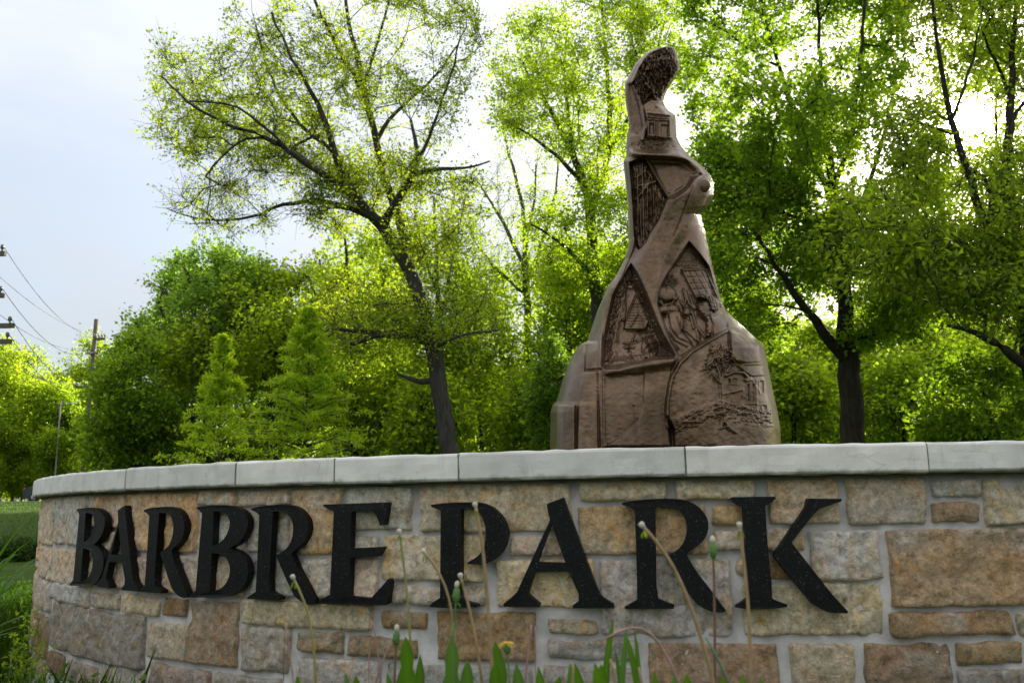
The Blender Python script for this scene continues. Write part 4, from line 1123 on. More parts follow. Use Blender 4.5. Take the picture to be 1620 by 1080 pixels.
# --- two young bald-cypress-like conifers
def make_conifer(label, Yt, px, ptop, pbase, wpx, seed, leafmat, group=None, upsweep=.35, dense=1.0, name='young_conifer', L=.16):
    r = np.random.default_rng(seed)
    top = at_depth(px, ptop, Yt); low = at_depth(px, pbase, Yt)
    gz = float(ground_z(low[0], low[1])); base = np.array([low[0], low[1], gz])
    H = top[2]-gz; half = wpx/2*Yt/F_PX
    root = empty(name, tuple(base), label, 'tree', group)
    VV, QQ, o_ = [], [], 0
    zz = np.linspace(-.1, H*.985, 24); wob = np.stack([.02*np.sin(zz*1.7+seed), .02*np.cos(zz*1.3), zz], -1)
    rr = np.interp(zz, [0, H], [.03*H/4.5+.02, .006])
    d = np.repeat([[0, 0, 1.0]], 23, 0)
    v, q = frusta(wob[:-1], wob[1:], rr[:-1], rr[1:], d, d, 8); VV.append(v); QQ.append(q); o_ = len(v)
    nb = int(120*dense*H/4.5)
    t = np.sort(r.random(nb))**.85
    hb = .06*H + t*(H*.93)
    ln = half*np.interp(t, [0, .1, .3, .6, .85, 1], [1.1, 1.25, 1.08, .62, .26, .03])*r.uniform(.68, 1.2, nb)
    az = np.arange(nb)*2.399+r.normal(0, .3, nb)
    el = upsweep+.45*t+r.normal(0, .12, nb)
    dirs = np.stack([np.cos(az)*np.cos(el), np.sin(az)*np.cos(el), np.sin(el)], -1)
    A = np.stack([0*hb, 0*hb, hb], -1); Bm = A+dirs*(ln*.55)[:, None]
    B = A+dirs*ln[:, None]; B[:, 2] -= ln*.16
    rb = np.clip(ln*.012, .004, .02)
    for a_, b_, r0, r1 in ((A, Bm, rb, rb*.7), (Bm, B, rb*.7, rb*.3)):
        dd = b_-a_; dd /= np.linalg.norm(dd, axis=1, keepdims=True)+1e-9
        v, q = frusta(a_, b_, r0, r1, dd, dd, 4); VV.append(v); QQ.append(q+o_); o_ += len(v)
    mesh_np('trunk', np.concatenate(VV), np.concatenate(QQ), 4, M['bark'], root, smooth=True)
    # feathery sprays: side shoots off each branch, needles off each shoot
    per = 17
    k = np.repeat(np.arange(nb), per); s = r.uniform(.18, 1.0, len(k))
    base_p = np.where((s < .55)[:, None], A[k]+(Bm[k]-A[k])*(s/.55)[:, None], Bm[k]+(B[k]-Bm[k])*((s-.55)/.45)[:, None])
    side = np.cross(dirs[k], [0, 0, 1.0]); side /= np.linalg.norm(side, axis=1, keepdims=True)+1e-9
    sg = r.choice([-1, 1], len(k))[:, None]
    sh = dirs[k]*.75+side*sg*r.uniform(.3, .9, len(k))[:, None]+r.normal(0, .18, (len(k), 3)); sh /= np.linalg.norm(sh, axis=1, keepdims=True)
    shl = (.05+.24*ln[k]*(1.1-s))*r.uniform(.7, 1.3, len(k))
    tip_p = base_p+sh*shl[:, None]
    LVs, LTs = [], []
    V_, T_ = cluster_leaves(base_p, tip_p, 7, L*.8, .22, .016, .10, seed, np.clip(.35+.5*s+r.normal(0, .12, len(k)), 0, 1))
    c = mesh_np('crown', V_.reshape(-1, 3), np.arange(V_.size//3), 4, leafmat, root, tint=T_.ravel()); c['kind'] = 'stuff'
    return root
make_conifer('smaller of two feathery pale green conifers, with a pointed leader above the coping', 21.0, 345, 532, 745, 150, 31, LF['cypress'], upsweep=.22)
make_conifer('taller of two feathery pale green conifers, broad and close to the leaning oak', 20.0, 482, 488, 745, 230, 32, LF['cypress'], upsweep=.18, dense=1.3)
make_tree('evergreen_tree', 'dark ivy-clad small tree at the shoulder of the bronze sculpture', 27.0, [
    [(872,740,9),(870,660,8),(868,600,6),(872,550,4)], [(870,640,4),(850,600,3)], [(870,630,4),(892,590,3)],
  ], [crown([(842,640),(850,580),(868,535),(890,540),(905,590),(905,700),(845,705)], 120, 1.0, .085, .7, 6, .08, .3, gap=.2)],
  LF['maple'], M['bark_dark'], seed=33, tip=.008, twig_len=.4, ntw=6, step=.4)

# --- woodland behind, centre
make_tree('woodland_tree', 'yellow-green tree filling the gap behind the trunk of the leaning oak', 36.0, [
    [(560,740,14),(560,620,12),(556,520,9),(550,430,6),(545,370,4)], [(558,560,7),(600,470,5),(620,400,3)], [(558,540,7),(520,460,5),(505,410,3)],
  ], [crown([(480,480),(490,400),(520,350),(600,330),(640,360),(660,450),(660,560),(640,700),(520,720),(500,600)], 360, 3.2, .15, .6, 6, .16, .2)],
  LF['yellow'], M['bark_dark'], seed=41, tip=.011, twig_len=.75, ntw=6, step=.6)
make_tree('woodland_tree', 'slender yellow-green tree with upright stems right of the leaning oak trunk', 33.0, [
    [(700,740,12),(698,600,11),(694,480,9),(690,380,6),(686,310,4)], [(695,500,7),(715,420,5),(730,340,3),(738,300,2)], [(694,470,6),(668,400,4),(655,330,3)],
  ], [crown([(620,420),(640,330),(690,280),(740,300),(760,380),(765,480),(740,620),(660,620)], 260, 2.6, .13, .5, 5, .16, .2)],
  LF['yellow'], M['bark_pale'], seed=42, tip=.010, twig_len=.75, ntw=6, step=.6)
make_tree('woodland_tree', 'thin pale-stemmed tree with wispy top against the white sky', 37.0, [
    [(838,740,16),(836,600,14),(834,480,12),(832,400,10),(828,330,7),(810,260,5),(795,200,3)], [(833,430,8),(800,360,6),(772,310,4),(748,280,2)], [(834,450,8),(862,370,6),(880,300,4),(886,240,3)], [(832,470,7),(790,430,5),(755,390,3)], [(831,390,6),(845,320,4),(848,260,3)],
  ], [crown([(740,300),(780,240),(830,200),(890,230),(900,330),(880,420),(800,440),(745,400)], 130, 3.0, .11, .5, 3, .16, .2, bare=.3),
      crown([(730,430),(800,420),(900,420),(920,520),(900,640),(760,660),(720,560)], 240, 3.0, .14, .6, 6, .16, .2)],
  LF['bright'], M['bark_pale'], seed=43, tip=.010, twig_len=.8, ntw=6, step=.6)
make_tree('woodland_tree', 'tall many-limbed tree with yellow-lit leaves just behind the sculpture', 28.0, [
    [(950,745,26),(948,640,24),(944,520,22),(940,420,20),(935,340,17),(925,290,14),(905,240,11),(880,190,8),(850,140,6),(828,100,4)],
    [(935,340,13),(960,260,11,.5),(965,180,9,.8),(960,110,7,1),(955,40,5,1.2),(950,-40,4,1.2)],
    [(925,290,9),(890,260,7,-.6),(850,220,5,-1),(800,190,4,-1.2)],
    [(905,240,8),(900,180,6,.6),(890,110,5,1),(900,40,4,1.2)],
    [(962,240,8,.6),(1000,180,7,.6),(1030,110,5,.6),(1050,40,4,.6)],
    [(942,440,9),(905,400,7,-.6),(870,370,5,-1),(840,355,3,-1.2)],
    [(942,470,9),(990,420,7,.6),(1030,380,5,.8)],
  ], [crown([(775,150),(785,70),(820,15),(880,20),(940,-60),(1080,-60),(1085,60),(1060,160),(1010,240),(960,290),(900,270),(850,230),(800,215)], 330, 3.4, .098, .62, 7, .12, .25),
      crown([(830,360),(880,290),(960,280),(1010,300),(1060,340),(1060,460),(980,480),(880,450)], 170, 2.8, .098, .62, 7, .12, .25)],
  LF['bright'], M['bark'], seed=44, tip=.009, twig_len=.65, ntw=7, step=.5)
make_tree('woodland_tree', 'leafy green tree filling in behind the shoulder of the sculpture', 34.0, [
    [(905,740,14),(903,640,12),(900,560,10),(898,480,7),(895,420,5)], [(901,580,7),(870,520,5)], [(901,560,7),(940,500,5)],
  ], [crown([(850,480),(880,400),(930,380),(990,400),(1010,480),(1000,600),(930,700),(870,690),(850,580)], 320, 3.0, .15, .65, 6, .16, .25)],
  LF['bright'], M['bark_dark'], seed=45, tip=.011, twig_len=.75, ntw=6, step=.6)

# --- right-hand maple, limbs traced
make_tree('maple_tree', 'big maple with a straight dark trunk to the right of the sculpture', 22.0, [
    [(1352,760,40),(1350,700,38),(1348,640,37),(1344,590,40),(1340,560,36),(1338,500,24),(1335,440,22),(1330,390,20),(1325,340,18),(1318,300,15),(1310,250,13),(1305,200,11),(1300,150,9),(1298,90,7),(1295,20,5),(1293,-60,4)],
    [(1338,570,22),(1310,540,18,-.5),(1285,500,14,-.9),(1265,475,12,-1.2),(1240,440,9,-1.6),(1212,400,7,-2),(1190,360,5,-2.3)],
    [(1348,565,16),(1375,530,13,.6),(1395,505,12,.8),(1410,480,10,1),(1430,460,8,1.2),(1455,440,6,1.4)],
    [(1334,430,14),(1310,395,11,-.6),(1285,360,9,-1),(1262,310,7,-1.5),(1230,280,5,-1.8)],
    [(1325,340,12),(1295,270,10,.5),(1275,220,9,.8),(1255,170,8,1),(1235,110,7,1.2),(1215,50,5,1.4),(1200,-10,4,1.5)],
    [(1318,300,11),(1340,250,9,-.6),(1352,190,8,-.9),(1360,120,7,-1.2),(1365,50,6,-1.4),(1368,-40,5,-1.5)],
    [(1328,370,11),(1365,320,9,.8),(1385,260,7,1.2),(1405,190,6,1.5),(1420,110,5,1.8)],
    [(1275,220,7,.8),(1230,170,6,.6),(1190,140,5,.4),(1150,120,4,.2)],
    [(1285,360,7,-1),(1230,330,6,-1),(1180,310,5,-.8),(1140,300,4,-.6)],
    [(1235,110,5,1.2),(1180,70,4,1),(1130,40,3,.8)],
  ], [crown([(1078,60),(1080,-80),(1440,-80),(1440,120),(1400,220),(1330,300),(1250,330),(1180,300),(1110,240),(1070,170)], 520, 4.0, .102, .8, 7, .10, .3, gap=.46, gf=.5),
      crown([(1085,260),(1130,220),(1250,280),(1330,300),(1340,420),(1320,520),(1270,560),(1190,540),(1120,440),(1090,340)], 360, 3.6, .102, .8, 7, .10, .3, gap=.46, gf=.5),
      crown([(1340,300),(1420,200),(1480,280),(1500,420),(1470,520),(1400,560),(1350,540)], 190, 3.0, .102, .8, 7, .10, .3, gap=.46, gf=.5)],
  LF['maple2'], M['bark_dark'], seed=51, tip=.009, twig_len=.6, ntw=7, step=.45)

# --- big tree at the right edge, its trunk just outside the frame
make_tree('hickory_tree', 'dark-limbed tree with hanging leaves in front of the low sun', 18.0, [
    [(1665,780,52),(1660,700,48),(1645,620,44),(1635,560,42),(1625,480,36),(1612,420,30),(1600,370,24),(1598,320,20),(1592,270,17),(1595,200,14),(1600,120,11),(1605,40,8),(1608,-60,6)],
    [(1604,385,20),(1585,400,16,-.4),(1570,395,14,-.4),(1555,350,13,-.6),(1540,300,13,-.8),(1528,262,12,-1),(1515,225,11,-1),(1500,170,10,-1.2),(1490,110,8,-1.4),(1480,50,6,-1.6),(1470,-20,5,-1.8)],
    [(1562,375,11,-.5),(1572,330,10,-.2),(1570,290,9,0),(1548,266,8,.2),(1525,262,7,.3)],
    [(1640,590,20),(1600,560,15,-.8),(1565,535,12,-1.2),(1530,520,9,-1.5),(1500,515,6,-1.8)],
    [(1630,510,18),(1590,480,14,.6),(1555,455,13,.8),(1530,430,12,.9),(1510,410,11,1),(1490,380,9,1),(1470,395,7,1),(1440,420,5,1.1),(1405,450,4,1.2)],
    [(1505,405,8,1),(1490,370,6,1),(1465,340,5,1),(1430,320,4,1)],
    [(1505,190,7,-1.2),(1530,130,5,-1),(1545,70,4,-.9),(1555,10,3,-.8)],
    [(1595,200,8),(1620,160,6),(1650,120,4)],
    [(1598,150,7),(1575,90,5,-.5),(1555,50,4,-.8)],
  ], [crown([(1440,-60),(1700,-60),(1700,140),(1640,160),(1590,160),(1520,140),(1470,120),(1430,60)], 200, 2.8, .095, .5, 5, .12, .35),
      crown([(1400,200),(1440,150),(1490,160),(1500,235),(1560,250),(1590,240),(1700,180),(1700,420),(1600,440),(1520,400),(1440,330),(1410,270)], 210, 2.6, .095, .5, 5, .12, .4),
      crown([(1285,330),(1330,280),(1380,300),(1430,265),(1500,330),(1520,400),(1450,420),(1390,470),(1370,430),(1330,455),(1300,410)], 50, 2.4, .14, .36, 4, .18, .7, dy=-1.0, gap=.4, gf=.9),
      crown([(1390,390),(1480,370),(1600,400),(1700,380),(1700,560),(1620,560),(1540,500),(1470,480),(1400,450)], 190, 2.4, .125, .46, 5, .12, .5)],
  LF['hick'], M['bark_dark'], seed=52, tip=.0085, twig_len=.55, ntw=7, step=.42)
make_tree('understory_tree', 'low dark green tree below the hanging leaves, right of the maple trunk', 20.0, [
    [(1580,780,14),(1575,700,12),(1565,650,9),(1550,600,6)], [(1578,720,9),(1600,660,7),(1618,620,5)], [(1574,700,7),(1520,650,5),(1490,620,3)],
  ], [crown([(1455,640),(1480,585),(1530,560),(1600,555),(1680,560),(1690,720),(1460,720)], 240, 2.0, .12, .6, 5, .10, .35, gap=.45, gf=.8)],
  LF['maple2'], M['bark_dark'], seed=53, tip=.009, twig_len=.5, ntw=6, step=.45)

# --- bright far undergrowth and woodland edge, one tree each
und = [  # centre px, top py, width px, depth, seed, leaf, label
    (620, 560, 150, 40, 'yellow', 'low yellow-green tree behind the two conifers'),
    (760, 555, 170, 42, 'yellow', 'low yellow-green tree between the oak trunk and the slim evergreen'),
    (690, 600, 110, 30, 'bright', 'small bushy tree at the foot of the leaning oak'),
    (845, 590, 90, 30, 'bright', 'small bushy tree beside the slim evergreen'),
    (1255, 560, 130, 40, 'yellow', 'low bright tree between the sculpture and the maple trunk'),
    (1330, 510, 190, 46, 'yellow', 'bright tree directly behind the maple trunk'),
    (1240, 500, 170, 50, 'bright', 'far leafy tree in the gap between sculpture and maple trunk'),
    (1500, 440, 200, 52, 'yellow', 'far tall tree glowing under the hanging leaves'),
    (1430, 565, 150, 42, 'bright', 'low yellow-lit tree right of the maple trunk'),
    (1530, 520, 150, 46, 'yellow', 'far bright tree seen under the hanging leaves'),
    (1575, -40, 280, 36, 'bright', 'tall far tree behind the dark limbs, the low sun shining past it'),
    (1640, 560, 140, 44, 'bright', 'far leafy tree behind the low dark tree'),
    (1150, 420, 220, 48, 'bright', 'far tree behind the sculpture filling in under the maple'),
    (980, 460, 200, 50, 'bright', 'far tree hidden behind the waist of the sculpture'),
    (440, 560, 160, 40, 'bright', 'low green tree behind the taller feathery conifer'),
    (1440, 380, 240, 55, 'bright', 'tall far tree glowing beyond the right-hand maple'),
    (560, 420, 200, 52, 'bright', 'tall far tree beyond the leaning oak'),
]
for k, (cx_, ty, w_, Yt, lf, lab) in enumerate(und):
    r = np.random.default_rng(900+k)
    h_ = 745-ty; n_ = 10
    poly = []
    for i in range(16):
        a = 2*math.pi*i/16
        poly.append((cx_+w_/2*math.cos(a)*r.uniform(.82, 1.12), ty+h_*.5-h_*.52*math.sin(a)*r.uniform(.85, 1.06)))
    make_tree('woodland_tree', lab, float(Yt), [
        [(cx_+r.uniform(-10, 10), 745, 8), (cx_, 745-h_*.45, 7), (cx_+r.uniform(-8, 8), ty+h_*.15, 4)],
        [(cx_, 745-h_*.4, 5), (cx_-w_*.25, ty+h_*.3, 3)], [(cx_, 745-h_*.35, 5), (cx_+w_*.25, ty+h_*.3, 3)]],
        [crown(poly, min(560, int(110+w_*h_*.0052)), max(1.5, w_/2*Yt/F_PX), .20 if Yt > 38 else .15, .65, 4, .18, .25)],
        LF[lf], M['bark_dark'], seed=60+k, tip=.010, twig_len=.8, ntw=6, step=.7)

# --- the wood that closes the view far behind, one mass
r = np.random.default_rng(77)
fx_ = np.concatenate([r.uniform(-26, 100, 6600), r.uniform(-110, -20, 2400)]); fy_ = np.concatenate([r.uniform(66, 84, 6600), r.uniform(96, 118, 2400)])
hmax = 8.5 + 2.6*fbm(fx_*.16, fy_*.16, 0, 5, 3) + 1.0*fbm(fx_*.6, fy_*.6, 0, 6, 2)
fz_ = ground_z(fx_, fy_) + hmax*np.concatenate([r.random(6600)**.8, r.random(2400)**1.3])
pa = np.stack([fx_, fy_, fz_], -1); pb = pa + r.normal(0, .7, pa.shape)
ctw = np.clip(.5+.5*fbm(fx_*.3, fy_*.3, fz_*.3, 8, 2), 0, 1)
V_, T_ = cluster_leaves(pa, pb, 9, .40, .7, .35, .2, 78, ctw)
fw = mesh_np('far_wood', V_.reshape(-1, 3), np.arange(V_.size//3), 4, LF['yellow'], None, tint=T_.ravel())
tag(fw, 'far yellow-green wood closing the view behind all the trees', 'wood', kind='stuff')

# ------------------------------------------------------------------ far left: young wood by the road
def copy_tree(root, loc, rz, sc, label=None):
    c = root.copy(); col.objects.link(c); c.location = loc; c.rotation_euler = (0, 0, rz); c.scale = sc
    if label: c['label'] = label
    for ch in root.children:
        d = ch.copy(); col.objects.link(d); d.parent = c
    return c
GRP_ROW = 'young trees in a row beside the road'
protos = []
for k, (cx_, ty) in enumerate(((20, 555), (95, 612))):
    h_ = 790-ty
    poly = [(cx_+40*math.cos(a)*(.7+.4*math.sin(3*a+k)), ty+h_*.42-h_*.42*math.sin(a)) for a in np.linspace(0, 2*math.pi, 18)[:-1]]
    poly2 = [(cx_-26, ty+h_*.6), (cx_+26, ty+h_*.6), (cx_+30, 778), (cx_-30, 778)]
    protos.append(make_tree('young_tree', 'slim yellow-green tree in the wood beyond the road', 70.0, [
        [(cx_, 795, 5), (cx_+1, ty+h_*.55, 4), (cx_-1, ty+h_*.12, 2)], [(cx_, ty+h_*.5, 3), (cx_-16, ty+h_*.3, 2)], [(cx_, ty+h_*.55, 3), (cx_+18, ty+h_*.3, 2)]],
        [crown(poly, 190, 2.0, .22, .6, 6, .25, .25), crown(poly2, 60, 1.6, .2, .6, 4, .25, .25)], LF['yellow' if k == 0 else 'bright'], M['bark_dark'], group=GRP_ROW, seed=80+k, tip=.014, twig_len=1.0, ntw=6, step=.9))
for k, (px, Yt, s, w) in enumerate(((-35,72,1.05,0),(48,76,.98,0),(70,70,.82,1),(118,73,.95,1),(135,80,1.1,1),(0,82,1.15,0),(60,86,1.1,1),(-70,78,1.1,0),(150,84,1.2,1),(-10,66,.80,1),(35,67,.62,1),(84,67,.6,1),(128,68,.72,1),(112,90,1.3,0),(20,92,1.3,1))):
    p = at_depth(px, 780, Yt); gz = float(ground_z(p[0], p[1]))
    copy_tree(protos[w], (p[0], p[1], gz), k*1.3, (s, s, s*random.uniform(.95, 1.1)))

# ------------------------------------------------------------------ poles, wires, street lamp
def tube(pts, rad, sides=8, cap=True):
    pts = np.array(pts, float); n = len(pts)
    rad = np.full(n, rad, float) if np.isscalar(rad) else np.array(rad, float)
    d = np.gradient(pts, axis=0); d /= np.linalg.norm(d, axis=1, keepdims=True)+1e-9
    ref = np.array([1.0, 0, 0]) if abs(d[0][0]) < .8 else np.array([0, 0, 1.0])
    u = np.cross(d, ref); u /= np.linalg.norm(u, axis=1, keepdims=True)+1e-9
    v = np.cross(d, u); a = np.arange(sides)*2*np.pi/sides
    V = (pts[:, None]+rad[:, None, None]*(np.cos(a)[None, :, None]*u[:, None]+np.sin(a)[None, :, None]*v[:, None])).reshape(-1, 3)
    Fc = []
    for i in range(n-1):
        for j in range(sides):
            Fc.append((i*sides+j, i*sides+(j+1) % sides, (i+1)*sides+(j+1) % sides, (i+1)*sides+j))
    if cap: Fc += [tuple(range(sides))[::-1], tuple((n-1)*sides+j for j in range(sides))]
    return V, Fc
def box(c, sx, sy, sz, rz=0.0):
    x, y, z = sx/2, sy/2, sz/2; co, si = math.cos(rz), math.sin(rz)
    V = [(c[0]+co*a-si*b, c[1]+si*a+co*b, c[2]+d) for d in (-z, z) for a, b in ((-x, -y), (x, -y), (x, y), (-x, y))]
    return V, [(3, 2, 1, 0), (4, 5, 6, 7), (0, 1, 5, 4), (1, 2, 6, 5), (2, 3, 7, 6), (3, 0, 4, 7)]
def utility_pole(px, ptop, Yt, arms, label, lean=0.0, rtop=.11, arm_rot=0.0):
    """arms: (py, left px, right px) crossarm ends read from the photo"""
    top = at_depth(px, ptop, Yt); gz = float(ground_z(top[0], top[1]))
    root = empty('utility_pole', (top[0]+lean, Yt, gz), label, 'utility pole', 'wooden poles carrying the power lines')
    V, Fc = tube([(top[0]+lean, Yt, gz-.3), (top[0]+lean*.5, Yt, (gz+top[2])/2), tuple(top)], [rtop*1.5, rtop*1.2, rtop], 12)
    mesh_obj('post', V, Fc, M['wood'], root, True)
    tips = []
    for (py, xa, xb) in arms:
        a = at_depth(xa, py, Yt-.14); b = at_depth(xb, py, Yt-.14)
        z = (a[2]+b[2])/2; L_ = b[0]-a[0]
        V, Fc = box(((a[0]+b[0])/2, Yt-.15, z), L_, .11, .13, arm_rot)
        arm = mesh_obj('crossarm', V, Fc, M['wood'], root)
        for t in (.06, .36, .64, .94):
            x = a[0]+t*L_
            V, Fc = tube([(x, Yt-.15, z+.06), (x, Yt-.15, z+.12), (x, Yt-.15, z+.15), (x, Yt-.15, z+.24), (x, Yt-.15, z+.27)], [.02, .02, .055, .05, .02], 8)
            mesh_obj('insulator', V, Fc, M['ceramic'], arm, True)
            tips.append((x, Yt-.15, z+.26))
    rebase(root)
    for ch in root.children:
        for g in ch.children: g.matrix_parent_inverse = Matrix.Identity(4)
    return tips
tA = utility_pole(152.5, 505, 46.0, [(536, 150, 167), (559, 138, 156), (612, 120, 156)], 'brown wooden utility pole rising behind the bushy maple', lean=-.1)
tB = utility_pole(-38, 330, 24.0, [(402, -90, 9), (468, -88, 6), (516, -95, 22), (541, -95, 18)], 'near wooden utility pole with four heavy crossarms at the picture edge')
def wire(a, b, sag, label):
    a, b = np.array(a), np.array(b); t = np.linspace(0, 1, 40)[:, None]
    P = a+(b-a)*t; P[:, 2] -= sag*4*(t*(1-t))[:, 0]
    V, Fc = tube(P, .009, 5)
    o = mesh_obj('power_line', V, Fc, M['wire'], None, True)
    return tag(o, label, 'power line', 'power lines between the two poles')
WL = 'thin dark power line sagging between the two wooden poles'
for ia, ib, sg in ((0, 1, .5), (3, 3, .9), (4, 5, .6), (7, 7, 1.0), (8, 9, .7), (10, 11, .8), (11, 15, 1.1), (9, 13, .6)):
    wire(tB[ib], tA[ia], sg, WL)
M['lampost'] = mat_simple('grey_pole_paint', (.20, .18, .15), .8, .2, 5)
# street lamp by the road
lp = at_depth(84, 790, 66.0); lz = float(ground_z(lp[0], lp[1])); lt = at_depth(84, 634, 66.0)
lamp = empty('street_lamp', (lp[0], 66.0, lz), 'grey street lamp on a slim pole among the young trees', 'street lamp')
V, Fc = tube([(lp[0], 66, lz), (lp[0], 66, lz+.4), (lp[0], 66, lt[2])], [.07, .06, .05], 12); mesh_obj('post', V, Fc, M['lampost'], lamp, True)
V, Fc = tube([(lp[0], 66, lt[2]-.35), (lp[0]+.3, 66, lt[2]-.22), (lp[0]+.62, 66, lt[2]-.22)], .03, 8); mesh_obj('arm', V, Fc, M['steel'], lamp, True)
V, Fc = [], []
for j, (dx, w, h) in enumerate(((.55, .06, .05), (.7, .13, .09), (.95, .15, .10), (1.2, .10, .06), (1.25, .03, .02))):
    for i in range(10):
        a = 2*math.pi*i/10; V.append((lp[0]+dx, 66+w*math.cos(a), lt[2]-.22+h*math.sin(a)*(1 if math.sin(a) > 0 else .5)))
for j in range(4):
    for i in range(10): Fc.append((j*10+i, j*10+(i+1) % 10, (j+1)*10+(i+1) % 10, (j+1)*10+i))
Fc += [tuple(range(10))[::-1], tuple(40+i for i in range(10))]
hd = mesh_obj('lamp_head', V, Fc, M['lampglass'], lamp, True)
rebase(lamp)

# ------------------------------------------------------------------ car on the road, its tail past the end of the wall
cp = at_depth(45, 797, 60.5); cz = float(ground_z(cp[0], 60.5))+.014
car = empty('parked_car', (cp[0]+2.2, 60.5, cz), 'dark car with red tail lights on the road beyond the lawn', 'car')
prof_c = [(0, .42), (.02, .78), (.12, .95), (.45, 1.0), (.95, 1.38), (1.35, 1.46), (2.2, 1.44), (2.75, 1.28), (3.2, .98), (4.1, .86), (4.38, .68), (4.42, .40), (4.3, .25), (.15, .25)]
def extr(profile, y0, y1, mat, name, parent, inset=.0):
    n = len(profile); V = []
    for y, s in ((y0, -1), (y1, 1)):
        for x, z in profile: V.append((x-2.2, y - s*inset*max(0, (z-.9)/.55), z))
    Fc = [tuple(range(n)), tuple(range(n, 2*n))[::-1]]+[(i, n+i, n+(i+1) % n, (i+1) % n) for i in range(n)]
    return mesh_obj(name, V, Fc, mat, parent)
body = extr(prof_c, -.86, .86, M['carpaint'], 'body', car, .20)
for s in (-1, 1):
    win = [(.62, 1.04), (1.02, 1.34), (1.4, 1.40), (1.4, 1.04)]; win2 = [(1.5, 1.04), (1.5, 1.40), (2.18, 1.39), (2.6, 1.24), (2.9, 1.04)]
    for w in (win, win2):
        V = []
        for yy in (.0, .012):
            for x, z in w: V.append((x-2.2, s*(.866-.20*max(0, (z-.9)/.55)+yy), z))
        n = len(w)
        mesh_obj('window', V, [tuple(range(n)), tuple(range(n, 2*n))[::-1]]+[(i, n+i, n+(i+1) % n, (i+1) % n) for i in range(n)], M['carglass'], car)
    V, Fc = box((-2.2+.03, s*.66, .80), .10, .30, .30); mesh_obj('tail_light', V, Fc, M['carred'], car)
    V, Fc = box((2.2, s*.62, .66), .08, .34, .14); mesh_obj('headlight', V, Fc, M['lampglass'], car)
    for x in (-1.42, 1.38):
        V, Fc = tube([(x, s*.70, .32), (x, s*.72, .32), (x, s*.86, .32), (x, s*.88, .32)], [.30, .32, .32, .30], 20)
        wh = mesh_obj('wheel', V, Fc, M['rubber'], car, True)
        V, Fc = tube([(x, s*.87, .32), (x, s*.892, .32)], [.20, .18], 14); mesh_obj('rim', V, Fc, M['steel'], wh, True)
V, Fc = box((-2.17, 0, 1.16), .02, 1.05, .26); 
V = [(-2.2+.42, -.62, 1.02), (-2.2+.42, .62, 1.02), (-2.2+.90, .55, 1.355), (-2.2+.90, -.55, 1.355), (-2.2+.40, -.62, 1.03), (-2.2+.40, .62, 1.03), (-2.2+.885, .55, 1.365), (-2.2+.885, -.55, 1.365)]
mesh_obj('rear_window', V, [(0, 1, 2, 3), (7, 6, 5, 4), (0, 4, 5, 1), (1, 5, 6, 2), (2, 6, 7, 3), (3, 7, 4, 0)], M['carglass'], car)

# ------------------------------------------------------------------ foreground: dandelions, weeds and grass in front of the wall
M['stem_tan'] = mat_simple('dry_stem', (.34, .22, .10), .7, .25, 30, bump=0)
M['stem_yel'] = mat_simple('yellow_green_stem', (.26, .22, .06), .6, .25, 30, bump=0)
M['stem_red'] = mat_simple('reddish_stem', (.17, .085, .05), .6, .25, 30, bump=0)
M['stem_pink'] = mat_simple('pink_dry_stem', (.36, .20, .16), .7, .25, 30, bump=0)
M['stem_green'] = mat_simple('green_stem', (.10, .19, .04), .6, .2, 30, bump=0)
M['fluff'] = mat_simple('seed_fluff', (.62, .54, .42), .9, .15, 60)
M['petal'] = mat_simple('yellow_petal', (.75, .48, .02), .6, .15, 60, bump=0)
def on_ground(x, y): return float(ground_z(x, y))
def stem_pts(pts, Yt):
    """stem traced from tip to frame edge, carried on to the ground; Yt the distance of the plant"""
    P = [at_depth(x, y, Yt) for x, y in pts]
    P = [np.array(p) for p in P]
    lastd = P[-1]-P[-2]; lastd = lastd/abs(lastd[2]+1e-9)
    gz = on_ground(P[-1][0], P[-1][1])
    drop = P[-1][2]-gz
    if drop > 0:
        b = P[-1]+np.array([lastd[0]*.4, lastd[1], -1])*drop; b[2] = gz-.01
        P.append(P[-1]*.5+b*.5+np.array([lastd[0]*.05*drop, 0, 0])); P.append(b)
    P = np.array(P); L_ = np.concatenate([[0], np.cumsum(np.linalg.norm(np.diff(P, axis=0), axis=1))])
    t = np.linspace(0, L_[-1], 26); q = np.stack([np.interp(t, L_, P[:, i]) for i in range(3)], -1)
    for _ in range(3): q[1:-1] = .25*q[:-2]+.5*q[1:-1]+.25*q[2:]
    return q
def lathe(profile, c, ax, sides=12):
    ax = np.array(ax, float); ax /= np.linalg.norm(ax)
    pts = [np.array(c)+ax*h for _, h in profile]
    ref = np.array([1.0, 0, 0]) if abs(ax[0]) < .8 else np.array([0, 0, 1.0])
    u = np.cross(ax, ref); u /= np.linalg.norm(u); v = np.cross(ax, u)
    V, Fc = [], []
    for (r_, _), p in zip(profile, pts):
        for i in range(sides):
            a = 2*math.pi*i/sides; V.append(p+r_*(math.cos(a)*u+math.sin(a)*v))
    for j in range(len(profile)-1):
        for i in range(sides): Fc.append((j*sides+i, j*sides+(i+1) % sides, (j+1)*sides+(i+1) % sides, (j+1)*sides+i))
    Fc += [tuple(range(sides))[::-1], tuple((len(profile)-1)*sides+i for i in range(sides))]
    return V, Fc
